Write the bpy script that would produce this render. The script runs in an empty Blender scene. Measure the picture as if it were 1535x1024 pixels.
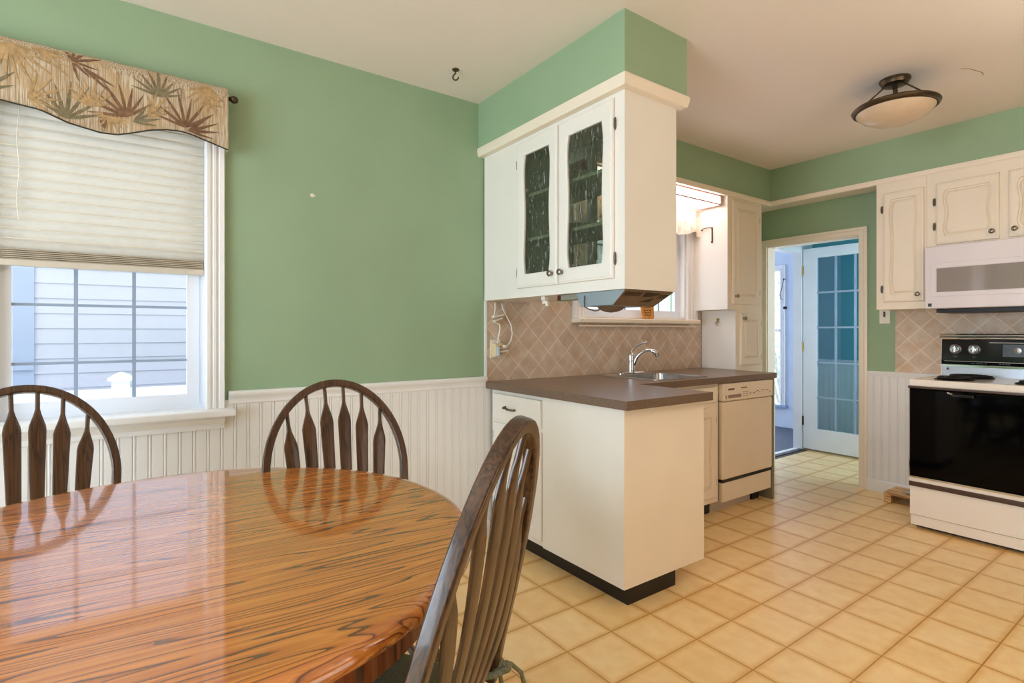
import bpy, bmesh, math, random
from mathutils import Vector, Matrix
random.seed(7)
PI = math.pi
scene = bpy.context.scene
COL = scene.collection

# ------------------------------------------------------------------ materials
def s2l(c):
    return tuple(((v/255.0)/12.92 if v/255.0 <= .04045 else ((v/255.0+.055)/1.055)**2.4) for v in c)

def new_mat(name):
    m = bpy.data.materials.new(name); m.use_nodes = True
    nt = m.node_tree
    b = nt.nodes['Principled BSDF']
    return m, nt, b

def N(nt, kind, **kw):
    n = nt.nodes.new(kind)
    for k, v in kw.items():
        if k in ('inp',):
            for kk, vv in v.items(): n.inputs[kk].default_value = vv
        else: setattr(n, k, v)
    return n

def L(nt, a, b): nt.links.new(a, b)

def coords(nt, rot=(0,0,0), loc=(0,0,0), scale=(1,1,1)):
    tc = N(nt, 'ShaderNodeTexCoord')
    mp = N(nt, 'ShaderNodeMapping')
    mp.inputs['Rotation'].default_value = rot
    mp.inputs['Location'].default_value = loc
    mp.inputs['Scale'].default_value = scale
    L(nt, tc.outputs['Object'], mp.inputs['Vector'])
    return mp.outputs['Vector']

def ramp(nt, fac, stops):
    r = N(nt, 'ShaderNodeValToRGB')
    el = r.color_ramp.elements
    while len(el) < len(stops): el.new(.5)
    for e, (p, c) in zip(el, stops):
        e.position = p; e.color = (*c, 1)
    L(nt, fac, r.inputs['Fac'])
    return r.outputs['Color']

def plain(name, rgb, rough=.5, metal=0., var=.05, vscale=6., bump=0., bscale=40., coat=0., spec=.5):
    """painted / plain surface with a little mottling"""
    m, nt, b = new_mat(name)
    c = s2l(rgb)
    v = coords(nt)
    nz = N(nt, 'ShaderNodeTexNoise'); nz.inputs['Scale'].default_value = vscale; nz.inputs['Detail'].default_value = 4
    L(nt, v, nz.inputs['Vector'])
    lo = tuple(max(0, x*(1-var)) for x in c); hi = tuple(min(1, x*(1+var)) for x in c)
    L(nt, ramp(nt, nz.outputs['Fac'], [(.3, lo), (.7, hi)]), b.inputs['Base Color'])
    b.inputs['Roughness'].default_value = rough
    b.inputs['Metallic'].default_value = metal
    b.inputs['Specular IOR Level'].default_value = spec
    if coat:
        b.inputs['Coat Weight'].default_value = coat; b.inputs['Coat Roughness'].default_value = .08
    if bump:
        n2 = N(nt, 'ShaderNodeTexNoise'); n2.inputs['Scale'].default_value = bscale; n2.inputs['Detail'].default_value = 3
        L(nt, v, n2.inputs['Vector'])
        bp = N(nt, 'ShaderNodeBump'); bp.inputs['Strength'].default_value = bump; bp.inputs['Distance'].default_value = .004
        L(nt, n2.outputs['Fac'], bp.inputs['Height']); L(nt, bp.outputs['Normal'], b.inputs['Normal'])
    return m

def wood(name, c_lo, c_mid, c_hi, axis='y', tilt=0., rough=.3, coat=.3, fine=1., ring=7., stretch=(5.,.9,5.), dark=.2, pore=(.36, .30, .26), coat_ior=1.5, lean=0.):
    """oak: long pores and cathedral bands running along one axis"""
    m, nt, b = new_mat(name)
    rot = {'y': (0, 0, tilt), 'x': (0, 0, PI/2+tilt), 'z': (PI/2, 0, 0)}[axis]
    v = coords(nt, rot=(0, lean, 0))
    rm = N(nt, 'ShaderNodeMapping'); rm.inputs['Rotation'].default_value = rot; L(nt, v, rm.inputs['Vector']); v = rm.outputs['Vector']
    # warp
    st = N(nt, 'ShaderNodeMapping'); st.inputs['Scale'].default_value = stretch; L(nt, v, st.inputs['Vector'])
    wn = N(nt, 'ShaderNodeTexNoise'); wn.inputs['Scale'].default_value = 1.6; wn.inputs['Detail'].default_value = 2.
    L(nt, st.outputs['Vector'], wn.inputs['Vector'])
    mul = N(nt, 'ShaderNodeMath', operation='MULTIPLY'); mul.inputs[1].default_value = ring
    L(nt, wn.outputs['Fac'], mul.inputs[0])
    fr = N(nt, 'ShaderNodeMath', operation='FRACT'); L(nt, mul.outputs[0], fr.inputs[0])
    bands = ramp(nt, fr.outputs[0], [(0., c_lo), (dark*.4, c_lo), (dark, c_mid), (.8, c_hi), (1., c_mid)])
    # pores
    s2 = N(nt, 'ShaderNodeMapping'); s2.inputs['Scale'].default_value = (150.*fine, 4.*fine, 150.*fine); L(nt, v, s2.inputs['Vector'])
    pn = N(nt, 'ShaderNodeTexNoise'); pn.inputs['Scale'].default_value = 1.; pn.inputs['Detail'].default_value = 3.
    L(nt, s2.outputs['Vector'], pn.inputs['Vector'])
    pores = ramp(nt, pn.outputs['Fac'], [(.34, pore), (.5, (1, 1, 1))])
    mx = N(nt, 'ShaderNodeMix', data_type='RGBA', blend_type='MULTIPLY'); mx.inputs['Factor'].default_value = .75
    L(nt, bands, mx.inputs['A']); L(nt, pores, mx.inputs['B'])
    L(nt, mx.outputs['Result'], b.inputs['Base Color'])
    b.inputs['Roughness'].default_value = rough
    b.inputs['Coat Weight'].default_value = coat; b.inputs['Coat Roughness'].default_value = .06; b.inputs['Coat IOR'].default_value = coat_ior
    bp = N(nt, 'ShaderNodeBump'); bp.inputs['Strength'].default_value = .06; bp.inputs['Distance'].default_value = .002
    L(nt, pn.outputs['Fac'], bp.inputs['Height']); L(nt, bp.outputs['Normal'], b.inputs['Normal'])
    return m

def tiles(name, c1, c2, cm, w, h, rot=(0,0,0), loc=(0,0,0), mortar=.004, rough=.35, edge=None, bump=.3, mott=.25, coat=0.):
    m, nt, b = new_mat(name)
    v = coords(nt, rot=rot, loc=loc)
    def brick(mort, smooth):
        br = N(nt, 'ShaderNodeTexBrick', offset=0., squash=1.)
        br.inputs['Scale'].default_value = 1.; br.inputs['Mortar Size'].default_value = mort
        br.inputs['Mortar Smooth'].default_value = smooth; br.inputs['Bias'].default_value = 0.
        br.inputs['Brick Width'].default_value = w; br.inputs['Row Height'].default_value = h
        L(nt, v, br.inputs['Vector']); return br
    br = brick(mortar, .2)
    br.inputs['Color1'].default_value = (*c1, 1); br.inputs['Color2'].default_value = (*c2, 1); br.inputs['Mortar'].default_value = (*cm, 1)
    nz = N(nt, 'ShaderNodeTexNoise'); nz.inputs['Scale'].default_value = 14.; nz.inputs['Detail'].default_value = 6.; L(nt, v, nz.inputs['Vector'])
    mt = ramp(nt, nz.outputs['Fac'], [(.3, (1-mott*.4, 1-mott, 1-mott*1.5)), (.7, (1., 1., 1.))])
    mx = N(nt, 'ShaderNodeMix', data_type='RGBA', blend_type='MULTIPLY'); mx.inputs['Factor'].default_value = 1.
    L(nt, br.outputs['Color'], mx.inputs['A']); L(nt, mt, mx.inputs['B'])
    out = mx.outputs['Result']
    if edge:                      # the tile's own printed darker border
        b2 = brick(.030, 1.)
        mm = N(nt, 'ShaderNodeMix', data_type='RGBA', blend_type='MULTIPLY')
        sc = N(nt, 'ShaderNodeMath', operation='MULTIPLY'); sc.inputs[1].default_value = .8
        L(nt, b2.outputs['Fac'], sc.inputs[0]); L(nt, sc.outputs[0], mm.inputs['Factor'])
        L(nt, out, mm.inputs['A']); mm.inputs['B'].default_value = (*edge, 1)
        out = mm.outputs['Result']
    L(nt, out, b.inputs['Base Color'])
    b.inputs['Roughness'].default_value = rough
    if coat: b.inputs['Coat Weight'].default_value = coat; b.inputs['Coat Roughness'].default_value = .2
    inv = N(nt, 'ShaderNodeMath', operation='SUBTRACT'); inv.inputs[0].default_value = 1.; L(nt, br.outputs['Fac'], inv.inputs[1])
    bp = N(nt, 'ShaderNodeBump'); bp.inputs['Strength'].default_value = bump; bp.inputs['Distance'].default_value = .003
    L(nt, inv.outputs[0], bp.inputs['Height']); L(nt, bp.outputs['Normal'], b.inputs['Normal'])
    return m

def thin_glass(name, tint, gloss=.12, streak=False, haze=0.):
    m, nt, b = new_mat(name)
    nt.nodes.remove(b)
    out = nt.nodes['Material Output']
    tr = N(nt, 'ShaderNodeBsdfTransparent'); tr.inputs['Color'].default_value = (*tint, 1)
    gl = N(nt, 'ShaderNodeBsdfGlossy'); gl.inputs['Roughness'].default_value = .03
    mix = N(nt, 'ShaderNodeMixShader')
    lw = N(nt, 'ShaderNodeLayerWeight'); lw.inputs['Blend'].default_value = .5
    pw = N(nt, 'ShaderNodeMath', operation='POWER'); pw.inputs[1].default_value = 5.; L(nt, lw.outputs['Facing'], pw.inputs[0])
    ad = N(nt, 'ShaderNodeMath', operation='ADD'); ad.inputs[1].default_value = .02+gloss*.3
    L(nt, pw.outputs[0], ad.inputs[0]); L(nt, ad.outputs[0], mix.inputs['Fac'])
    L(nt, tr.outputs[0], mix.inputs[1]); L(nt, gl.outputs[0], mix.inputs[2])
    L(nt, mix.outputs[0], out.inputs['Surface'])
    if streak:
        v = coords(nt, scale=(1., 1., .28))
        wn = N(nt, 'ShaderNodeTexNoise'); wn.inputs['Scale'].default_value = 75.; wn.inputs['Detail'].default_value = 2.; wn.inputs['Distortion'].default_value = .7
        L(nt, v, wn.inputs['Vector'])
        bp = N(nt, 'ShaderNodeBump'); bp.inputs['Strength'].default_value = .5; bp.inputs['Distance'].default_value = .01
        L(nt, wn.outputs['Fac'], bp.inputs['Height']); L(nt, bp.outputs['Normal'], gl.inputs['Normal'])
        L(nt, bp.outputs['Normal'], lw.inputs['Normal'])
        ad.inputs[1].default_value = .02
        # pressed ripples thicken the glass in thin streaks
        v2 = coords(nt, scale=(1., 1., .22))
        w2 = N(nt, 'ShaderNodeTexNoise'); w2.inputs['Scale'].default_value = 90.; w2.inputs['Detail'].default_value = 1.; w2.inputs['Distortion'].default_value = 1.2
        L(nt, v2, w2.inputs['Vector'])
        L(nt, ramp(nt, w2.outputs['Fac'], [(.4, tint), (.62, tuple(x*.8 for x in tint))]), tr.inputs['Color'])
        df = N(nt, 'ShaderNodeBsdfTranslucent'); df.inputs['Color'].default_value = (.7, .7, .66, 1)
        dd = N(nt, 'ShaderNodeBsdfDiffuse'); dd.inputs['Color'].default_value = (.75, .78, .74, 1)
        m2 = N(nt, 'ShaderNodeMixShader')
        f2 = ramp(nt, w2.outputs['Fac'], [(.64, (.015,)*3), (.74, (.34,)*3)])
        L(nt, f2, m2.inputs['Fac']); L(nt, mix.outputs[0], m2.inputs[1]); L(nt, dd.outputs[0], m2.inputs[2])
        L(nt, m2.outputs[0], out.inputs['Surface'])
    return m

def emitter(name, rgb, strength):
    m, nt, b = new_mat(name)
    b.inputs['Base Color'].default_value = (*s2l(rgb), 1)
    b.inputs['Emission Color'].default_value = (*s2l(rgb), 1)
    b.inputs['Emission Strength'].default_value = strength
    return m

def shade_fabric(name):
    m, nt, b = new_mat(name); nt.nodes.remove(b)
    out = nt.nodes['Material Output']
    d = N(nt, 'ShaderNodeBsdfDiffuse'); d.inputs['Color'].default_value = (.86, .83, .76, 1)
    t = N(nt, 'ShaderNodeBsdfTranslucent'); t.inputs['Color'].default_value = (.93, .93, .88, 1)
    mx = N(nt, 'ShaderNodeMixShader'); mx.inputs['Fac'].default_value = .58
    v = coords(nt); nz = N(nt, 'ShaderNodeTexNoise'); nz.inputs['Scale'].default_value = 30.; L(nt, v, nz.inputs['Vector'])
    L(nt, ramp(nt, nz.outputs['Fac'], [(.3, (.80, .77, .70)), (.7, (.88, .85, .78))]), d.inputs['Color'])
    L(nt, d.outputs[0], mx.inputs[1]); L(nt, t.outputs[0], mx.inputs[2]); L(nt, mx.outputs[0], out.inputs['Surface'])
    return m

def woven(name, c1, c2, blotch):
    """ribbed furnishing fabric, fine vertical threads over soft blotches"""
    m, nt, b = new_mat(name)
    v = coords(nt)
    mp = N(nt, 'ShaderNodeMapping'); mp.inputs['Scale'].default_value = (330., 330., 9.); L(nt, v, mp.inputs['Vector'])
    n1 = N(nt, 'ShaderNodeTexNoise'); n1.inputs['Scale'].default_value = 1.; n1.inputs['Detail'].default_value = 2.; L(nt, mp.outputs['Vector'], n1.inputs['Vector'])
    n2 = N(nt, 'ShaderNodeTexNoise'); n2.inputs['Scale'].default_value = 11.; n2.inputs['Detail'].default_value = 3.; L(nt, v, n2.inputs['Vector'])
    c = ramp(nt, n1.outputs['Fac'], [(.36, c1), (.62, c2)])
    f = ramp(nt, n2.outputs['Fac'], [(.45, (0, 0, 0)), (.68, (.7, .7, .7))])
    mx = N(nt, 'ShaderNodeMix', data_type='RGBA'); L(nt, f, mx.inputs['Factor']); L(nt, c, mx.inputs['A']); mx.inputs['B'].default_value = (*blotch, 1)
    L(nt, mx.outputs['Result'], b.inputs['Base Color'])
    b.inputs['Roughness'].default_value = .9; b.inputs['Specular IOR Level'].default_value = .1
    bp = N(nt, 'ShaderNodeBump'); bp.inputs['Strength'].default_value = .25; bp.inputs['Distance'].default_value = .001
    L(nt, n1.outputs['Fac'], bp.inputs['Height']); L(nt, bp.outputs['Normal'], b.inputs['Normal'])
    return m

def speckled(name, c1, c2, rough, scale=260., spec=.5):
    m, nt, b = new_mat(name)
    v = coords(nt); nz = N(nt, 'ShaderNodeTexNoise'); nz.inputs['Scale'].default_value = scale; nz.inputs['Detail'].default_value = 2.
    L(nt, v, nz.inputs['Vector'])
    L(nt, ramp(nt, nz.outputs['Fac'], [(.38, c1), (.64, c2)]), b.inputs['Base Color'])
    b.inputs['Roughness'].default_value = rough; b.inputs['Specular IOR Level'].default_value = spec
    return m

M = {}
M['green'] = plain('sage_green_paint', (148, 174, 140), .62, var=.04, vscale=3., bump=.05, bscale=180.)
M['teal'] = plain('teal_green_paint', (92, 164, 176), .6, var=.04, vscale=3.)
M['ceiling'] = plain('ceiling_paint', (232, 222, 212), .85, var=.02, vscale=2., bump=.12, bscale=120.)
M['white'] = plain('white_trim_paint', (236, 236, 234), .38, var=.02, vscale=5.)
M['bead'] = plain('white_beadboard_paint', (232, 231, 228), .4, var=.02, vscale=5.)
M['cream'] = plain('cream_cabinet_paint', (240, 228, 208), .35, var=.02, vscale=4.)
M['cabwhite'] = plain('white_cabinet_laminate', (238, 234, 225), .32, var=.02, vscale=4.)
M['hallwhite'] = plain('cool_white_door_paint', (230, 232, 236), .35, var=.02)
M['vinyl'] = plain('white_window_vinyl', (232, 238, 246), .3, var=.01)
M['muntin'] = plain('grey_window_grille', (150, 168, 190), .4, var=.03)
M['floor'] = tiles('vinyl_floor_tiles', s2l((250, 224, 170)), s2l((243, 213, 154)), s2l((204, 160, 98)), .232, .2335, loc=(-1.147+.232*20, -1.797+.2335*40, 0), mortar=.0028, rough=.34, edge=s2l((236, 216, 176)), bump=.12, mott=.16)
M['splash'] = tiles('diagonal_wall_tiles', s2l((220, 206, 188)), s2l((206, 190, 172)), s2l((234, 224, 210)), .1117, .1117, mortar=.0035, rough=.35, bump=-.25, mott=.28)
M['counter'] = speckled('brown_laminate', s2l((104, 84, 68)), s2l((126, 104, 86)), .28)
M['oak_table'] = wood('glossy_golden_oak', s2l((112, 58, 20)), s2l((192, 110, 36)), s2l((218, 138, 54)), 'y', tilt=.07, rough=.25, coat=1., ring=22., stretch=(6.,.36,6.), dark=.19, pore=(.72, .62, .52), coat_ior=1.7)
M['oak_dark'] = wood('dark_oak_pedestal', s2l((78, 34, 10)), s2l((128, 62, 20)), s2l((146, 76, 28)), 'z', rough=.3, coat=.3)
M['oak_chair'] = wood('brown_chair_oak', s2l((46, 28, 13)), s2l((68, 42, 19)), s2l((84, 53, 25)), 'z', rough=.32, coat=.3, ring=6., stretch=(26.,.7,26.), fine=1.5, lean=.306)
M['oak_chair_near'] = wood('brown_chair_oak_near', s2l((46, 28, 13)), s2l((68, 42, 19)), s2l((84, 53, 25)), 'z', rough=.32, coat=.3, ring=6., stretch=(26.,.7,26.), fine=1.5, lean=.247)
M['black'] = plain('black_kick_paint', (20, 16, 14), .45, var=.2)
M['chrome'] = plain('polished_chrome', (225, 225, 228), .08, 1., var=.01)
M['steel'] = plain('brushed_steel', (190, 188, 184), .25, 1., var=.03)
M['nickel'] = plain('brushed_nickel', (150, 140, 128), .28, 1., var=.05)
M['bronze'] = plain('dark_bronze', (92, 78, 60), .38, .9, var=.12)
M['pewter'] = plain('aged_pewter', (104, 96, 86), .35, .9, var=.12)
M['appliance'] = plain('white_enamel', (238, 232, 222), .18, var=.01, coat=.4)
M['dw'] = plain('white_plastic_panel', (232, 218, 196), .28, var=.02)
M['mw'] = plain('white_microwave_plastic', (232, 226, 230), .2, var=.01, coat=.3)
M['mwglass'] = plain('grey_screen_glass', (150, 142, 138), .08, var=.04, coat=.6)
M['ovenglass'] = plain('black_oven_glass', (4, 4, 5), .06, var=.0, spec=.12)
M['blackgloss'] = plain('black_gloss_panel', (14, 10, 9), .12, var=.1)
M['brownstrip'] = plain('brown_enamel_strip', (74, 52, 40), .3, var=.1)
M['greypanel'] = plain('grey_dial_panel', (78, 80, 84), .25, .3, var=.05)
M['iron'] = plain('burner_coil', (26, 24, 24), .5, .4, var=.2)
M['shade'] = shade_fabric('cellular_fabric')
M['shaderail'] = plain('beige_rail', (208, 200, 184), .5)
M['valance'] = woven('valance_fabric', s2l((150, 126, 98)), s2l((210, 194, 168)), s2l((180, 150, 108)))
M['leaf_brown'] = plain('printed_leaf_brown', (124, 94, 72), .9, var=.25, vscale=60., spec=.1)
M['leaf_green'] = plain('printed_leaf_olive', (126, 116, 90), .9, var=.25, vscale=60., spec=.1)
M['leaf_tan'] = plain('printed_leaf_tan', (178, 148, 106), .9, var=.25, vscale=60., spec=.1)
M['piping'] = plain('dark_piping', (52, 48, 40), .8)
M['kvalance'] = woven('pale_valance_fabric', s2l((226, 214, 196)), s2l((246, 238, 226)), s2l((214, 170, 150)))
M['glass'] = thin_glass('window_glass', (.96, .98, 1.), .1)
M['doorglass'] = thin_glass('door_glass', (.80, .90, .95), .16)
M['rainglass'] = thin_glass('pressed_cabinet_glass', (.74, .77, .70), .2, streak=True)
M['alabaster'] = plain('alabaster_glass', (214, 190, 160), .35, var=.08, vscale=7., coat=.3)
M['cushion'] = woven('green_cushion_cloth', s2l((104, 106, 84)), s2l((132, 132, 108)), s2l((118, 116, 92)))
M['tube'] = emitter('fluorescent_diffuser', (255, 236, 234), 5.)
M['siding'] = plain('pale_blue_siding', (190, 190, 200), .6, var=.02)
M['sidingblue'] = plain('blue_grey_board', (160, 170, 190), .6, var=.03)
M['snow'] = plain('snow', (236, 240, 246), .8, var=.02)
M['plug'] = plain('white_plastic', (236, 230, 216), .35, var=.02)
M['amber'] = plain('amber_glazed_wood', (196, 132, 52), .35, var=.45, vscale=45., coat=.4)
M['ink'] = plain('dark_ink', (70, 40, 24), .6)
M['greymetal'] = plain('blue_grey_metal', (150, 166, 176), .35, .2, var=.04)
M['taupe'] = plain('taupe_plastic', (112, 92, 72), .5, var=.15, vscale=30.)
M['pine'] = wood('pale_pine', s2l((190, 140, 80)), s2l((222, 178, 116)), s2l((232, 192, 134)), 'x', rough=.5, coat=0., ring=4.)
M['darkfloor'] = speckled('dark_slate_mat', s2l((60, 72, 90)), s2l((92, 104, 122)), .6, 120.)
M['china'] = plain('white_china', (226, 226, 218), .2, var=.02, coat=.4)
M['yellow'] = plain('yellow_cloth', (196, 160, 70), .8, var=.2, vscale=40.)
M['tanbox'] = plain('tan_card', (176, 140, 100), .7, var=.15, vscale=20.)
M['bark'] = plain('frosted_twigs', (170, 172, 160), .9, var=.3, vscale=20.)
M['hedge'] = plain('snowy_leaves', (176, 196, 178), .9, var=.35, vscale=12.)
M['inside'] = plain('cabinet_inside_paint', (190, 198, 180), .6, var=.04)

# ------------------------------------------------------------------ mesh builder
ORI = {}
class MB:
    def __init__(self): self.v = []; self.f = []; self.m = []
    def add(self, vs, fs, mat=0):
        o = len(self.v); self.v += [tuple(x) for x in vs]
        for f in fs: self.f.append(tuple(i+o for i in f)); self.m.append(mat)
        return self
    def box(self, x0, x1, y0, y1, z0, z1, bev=0., mat=0, seg=2):
        if bev <= 0:
            vs = [(x, y, z) for x in (x0, x1) for y in (y0, y1) for z in (z0, z1)]
            fs = [(0,1,3,2),(4,6,7,5),(0,4,5,1),(2,3,7,6),(0,2,6,4),(1,5,7,3)]
            return self.add(vs, fs, mat)
        bm = bmesh.new(); bmesh.ops.create_cube(bm, size=1.)
        for v in bm.verts: v.co = Vector(((x0+x1)/2+v.co.x*(x1-x0), (y0+y1)/2+v.co.y*(y1-y0), (z0+z1)/2+v.co.z*(z1-z0)))
        bmesh.ops.bevel(bm, geom=bm.edges[:], offset=bev, segments=seg, affect='EDGES', profile=.5)
        bm.verts.index_update()
        self.add([v.co for v in bm.verts], [[v.index for v in f.verts] for f in bm.faces], mat); bm.free(); return self
    def hexa(self, p, mat=0):
        """8 corners: bottom 4 (ccw) then top 4"""
        return self.add(p, [(3,2,1,0),(4,5,6,7),(0,1,5,4),(1,2,6,5),(2,3,7,6),(3,0,4,7)], mat)
    def sweep(self, pts, prof, nrm=None, closed=False, mat=0, cap=True, scales=None):
        pts = [Vector(p) for p in pts]; n = len(pts); k = len(prof); vs = []
        prevn = None
        for i, p in enumerate(pts):
            a = pts[(i-1) % n] if (closed or i > 0) else p
            c = pts[(i+1) % n] if (closed or i < n-1) else p
            t = (c-a).normalized()
            if nrm is not None: nn = Vector(nrm[i] if isinstance(nrm, list) else nrm)
            else:
                nn = prevn if prevn is not None else (Vector((0,0,1)) if abs(t.z) < .9 else Vector((1,0,0)))
            nn = (nn-t*nn.dot(t)).normalized(); prevn = nn
            b = t.cross(nn)
            s = scales[i] if scales else (1., 1.)
            if not isinstance(s, tuple): s = (s, s)
            for (x, y) in prof: vs.append(p+nn*x*s[0]+b*y*s[1])
        fs = []
        for i in range(n if closed else n-1):
            j = (i+1) % n
            for q in range(k):
                r = (q+1) % k; fs.append((i*k+q, i*k+r, j*k+r, j*k+q))
        if cap and not closed:
            fs.append(tuple(range(k-1, -1, -1))); fs.append(tuple((n-1)*k+q for q in range(k)))
        return self.add(vs, fs, mat)
    def tube(self, pts, r, n=12, mat=0, closed=False):
        pr = [(math.cos(2*PI*i/n), math.sin(2*PI*i/n)) for i in range(n)]
        sc = r if isinstance(r, list) else [r]*len(pts)
        return self.sweep(pts, pr, None, closed, mat, True, sc)
    def cyl(self, p0, p1, r0, r1=None, n=24, mat=0):
        return self.tube([p0, p1], [r0, r0 if r1 is None else r1], n, mat)
    def lathe(self, prof, c=(0,0,0), axis=(0,0,1), n=40, mat=0, sq=1.):
        ax = Vector(axis).normalized(); q = Vector((0,0,1)).rotation_difference(ax); c = Vector(c)
        vs = []; k = len(prof)
        for i in range(n):
            a = 2*PI*i/n
            for (r, z) in prof: vs.append(c+q @ Vector((r*math.cos(a), r*math.sin(a)*sq, z)))
        fs = []
        for i in range(n):
            j = (i+1) % n
            for t in range(k-1): fs.append((i*k+t, j*k+t, j*k+t+1, i*k+t+1))
        if prof[0][0] > 1e-6: fs.append(tuple(i*k for i in range(n-1, -1, -1)))
        if prof[-1][0] > 1e-6: fs.append(tuple(i*k+k-1 for i in range(n)))
        return self.add(vs, fs, mat)
    def rings(self, rs, cap0=True, cap1=True, mat=0):
        k = len(rs[0]); vs = [p for r in rs for p in r]; fs = []
        for i in range(len(rs)-1):
            for q in range(k):
                r = (q+1) % k; fs.append((i*k+q, i*k+r, (i+1)*k+r, (i+1)*k+q))
        if cap0: fs.append(tuple(range(k-1, -1, -1)))
        if cap1: fs.append(tuple((len(rs)-1)*k+q for q in range(k)))
        return self.add(vs, fs, mat)
    def prism(self, poly, fn, d0, d1, mat=0):
        return self.rings([[fn(u, v, d0) for u, v in poly], [fn(u, v, d1) for u, v in poly]], mat=mat)
    def ball(self, c, r, n=16, mat=0, sz=1.):
        pr = [(r*math.sin(PI*i/n), -r*sz*math.cos(PI*i/n)) for i in range(n+1)]
        return self.lathe(pr, c, n=n*2, mat=mat)
    def build(self, name, mats, parent=None, ang=38.):
        o0 = Vector(ORI.get(parent.name, (0,0,0))) if parent else Vector((0,0,0))
        me = bpy.data.meshes.new(name)
        me.from_pydata([tuple(Vector(v)-o0) for v in self.v], [], self.f)
        if not isinstance(mats, (list, tuple)): mats = [mats]
        for m in mats: me.materials.append(m)
        me.polygons.foreach_set('material_index', self.m)
        bm = bmesh.new(); bm.from_mesh(me)
        bmesh.ops.recalc_face_normals(bm, faces=bm.faces); bm.to_mesh(me); bm.free()
        me.polygons.foreach_set('use_smooth', [True]*len(me.polygons))
        me.set_sharp_from_angle(angle=math.radians(ang))
        o = bpy.data.objects.new(name, me); COL.objects.link(o)
        wn_ = o.modifiers.new('weighted_normal', 'WEIGHTED_NORMAL'); wn_.keep_sharp = True; wn_.mode = 'FACE_AREA'
        if parent: o.parent = parent; ORI[o.name] = tuple(o0)
        return o

def thing(name, label, cat, loc=(0,0,0), group=None):
    o = bpy.data.objects.new(name, None); COL.objects.link(o); o.location = loc
    o.empty_display_size = .05; ORI[o.name] = tuple(loc)
    o['label'] = label; o['category'] = cat
    if group: o['group'] = group
    return o
def tag(o, label, cat, group=None):
    o['label'] = label; o['category'] = cat
    if group: o['group'] = group
    return o
def struct(o, label=None):
    o['kind'] = 'structure'
    if label: o['label'] = label
    return o
def lab(o, s): o['label'] = s; return o

# plane frames: (u, v, d) -> world; d is distance out of the face
def F_front(x0, y, z0): return lambda u, v, d: (x0+u, y-d, z0+v)      # faces -y
def F_side(x, y0, z0): return lambda u, v, d: (x+d, y0+u, z0+v)       # faces +x

# ------------------------------------------------------------------ key dimensions
H = 2.537; HS = 2.271; YF = 4.58; XR = 3.9; YB = -2.6

# ------------------------------------------------------------------ room shell
struct(MB().box(-.15, XR+.15, YB-.15, 6.9, -.06, 0).build('floor', M['floor']))
struct(MB().box(-.15, XR+.15, YB-.15, YF, H, H+.08).build('ceiling', M['ceiling']))
# left wall with two window openings
W1 = (-.435, .255, .868, 2.15)      # y0 y1 z0 z1 of the dining window opening
W2 = (2.50, 3.59, 1.30, 2.12)       # kitchen window opening
w = MB()
def wallcol(y0, y1, z0=0., z1=H): w.box(-.15, 0, y0, y1, z0, z1)
wallcol(YB, W1[0]); wallcol(W1[0], W1[1], 0, W1[2]); wallcol(W1[0], W1[1], W1[3], H)
wallcol(W1[1], W2[0]); wallcol(W2[0], W2[1], 0, W2[2]); wallcol(W2[0], W2[1], W2[3], H); wallcol(W2[1], 4.70)
struct(w.build('wall_left', M['green']))
# far wall with doorway
D = (.114, .862, 1.955)
w = MB()
w.box(0, D[0], YF, YF+.12, 0, H); w.box(D[1], XR, YF, YF+.12, 0, H); w.box(D[0], D[1], YF, YF+.12, D[2], H)
struct(w.build('wall_far', M['green']))
# solid right wall; back wall with a daylight opening behind the camera
w = MB(); w.box(XR, XR+.15, YB, YF, 0, H)
struct(w.build('wall_right', plain('low_bounce_brown', (120, 92, 66), .6)))  # unseen wall, made dark brown to cut light bounced onto right-facing faces
w = MB(); O = (.9, 2.9, .25, 2.1)
w.box(-.15, O[0], YB-.15, YB, 0, H); w.box(O[1], XR+.15, YB-.15, YB, 0, H)
w.box(O[0], O[1], YB-.15, YB, 0, O[2]); w.box(O[0], O[1], YB-.15, YB, O[3], H)
struct(w.build('wall_back', M['green']))

# soffits
struct(MB().box(0, 1.14, 1.65, 2.06, HS, H).build('wall_soffit_peninsula', M['green']))
w = MB(); w.box(0, .306, 2.06, YF, HS, H); w.box(.306, XR, 4.287, YF, HS, H)
struct(w.build('wall_soffit_kitchen', M['green']))
w = MB(); w.box(0.0005, .305, 2.0605, YF-.001, HS-.006, HS+.001); w.box(.305, XR, 4.288, YF-.001, HS-.006, HS+.001)
struct(w.build('ceiling_soffit_underside', M['ceiling']))

# trim under soffits (small crown: flat with a rounded nose)
def crown_prof(): return [(0,0),(.016,0),(.022,.006),(.024,.014),(.018,.024),(.008,.034),(.004,.044),(0,.046)]
def strip(pts, out, name, mat=M['cream'], prof=None, z0=0):
    """moulding swept along a polyline of (x,y); out = list of outward (x,y) offset dirs per point"""
    prof = prof or crown_prof()
    rs = []
    for (x, y), (ox, oy) in zip(pts, out):
        rs.append([(x+ox*a, y+oy*a, z0+b) for a, b in prof])
    return MB().rings(rs).build(name, mat)
t1 = strip([(0, 1.65), (1.14, 1.65), (1.14, 2.06), (1.0, 2.06)], [(0,-1), (1,-1), (1,1), (0,1)], 'trim_1', z0=HS-.046,
           prof=[(-.05,0),(.0,0),(.004,.008),(.008,.024),(.010,.042),(.008,.048),(-.05,.048)])
struct(t1)
t2 = strip([(.306, 2.06), (.306, 4.287), (XR, 4.287)], [(1,0), (1,-1), (0,-1)], 'trim_2', z0=HS-.034,
           prof=[(-.02,0),(.006,0),(.012,.008),(.014,.02),(.012,.036),(-.02,.04)])
struct(t2)

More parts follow.
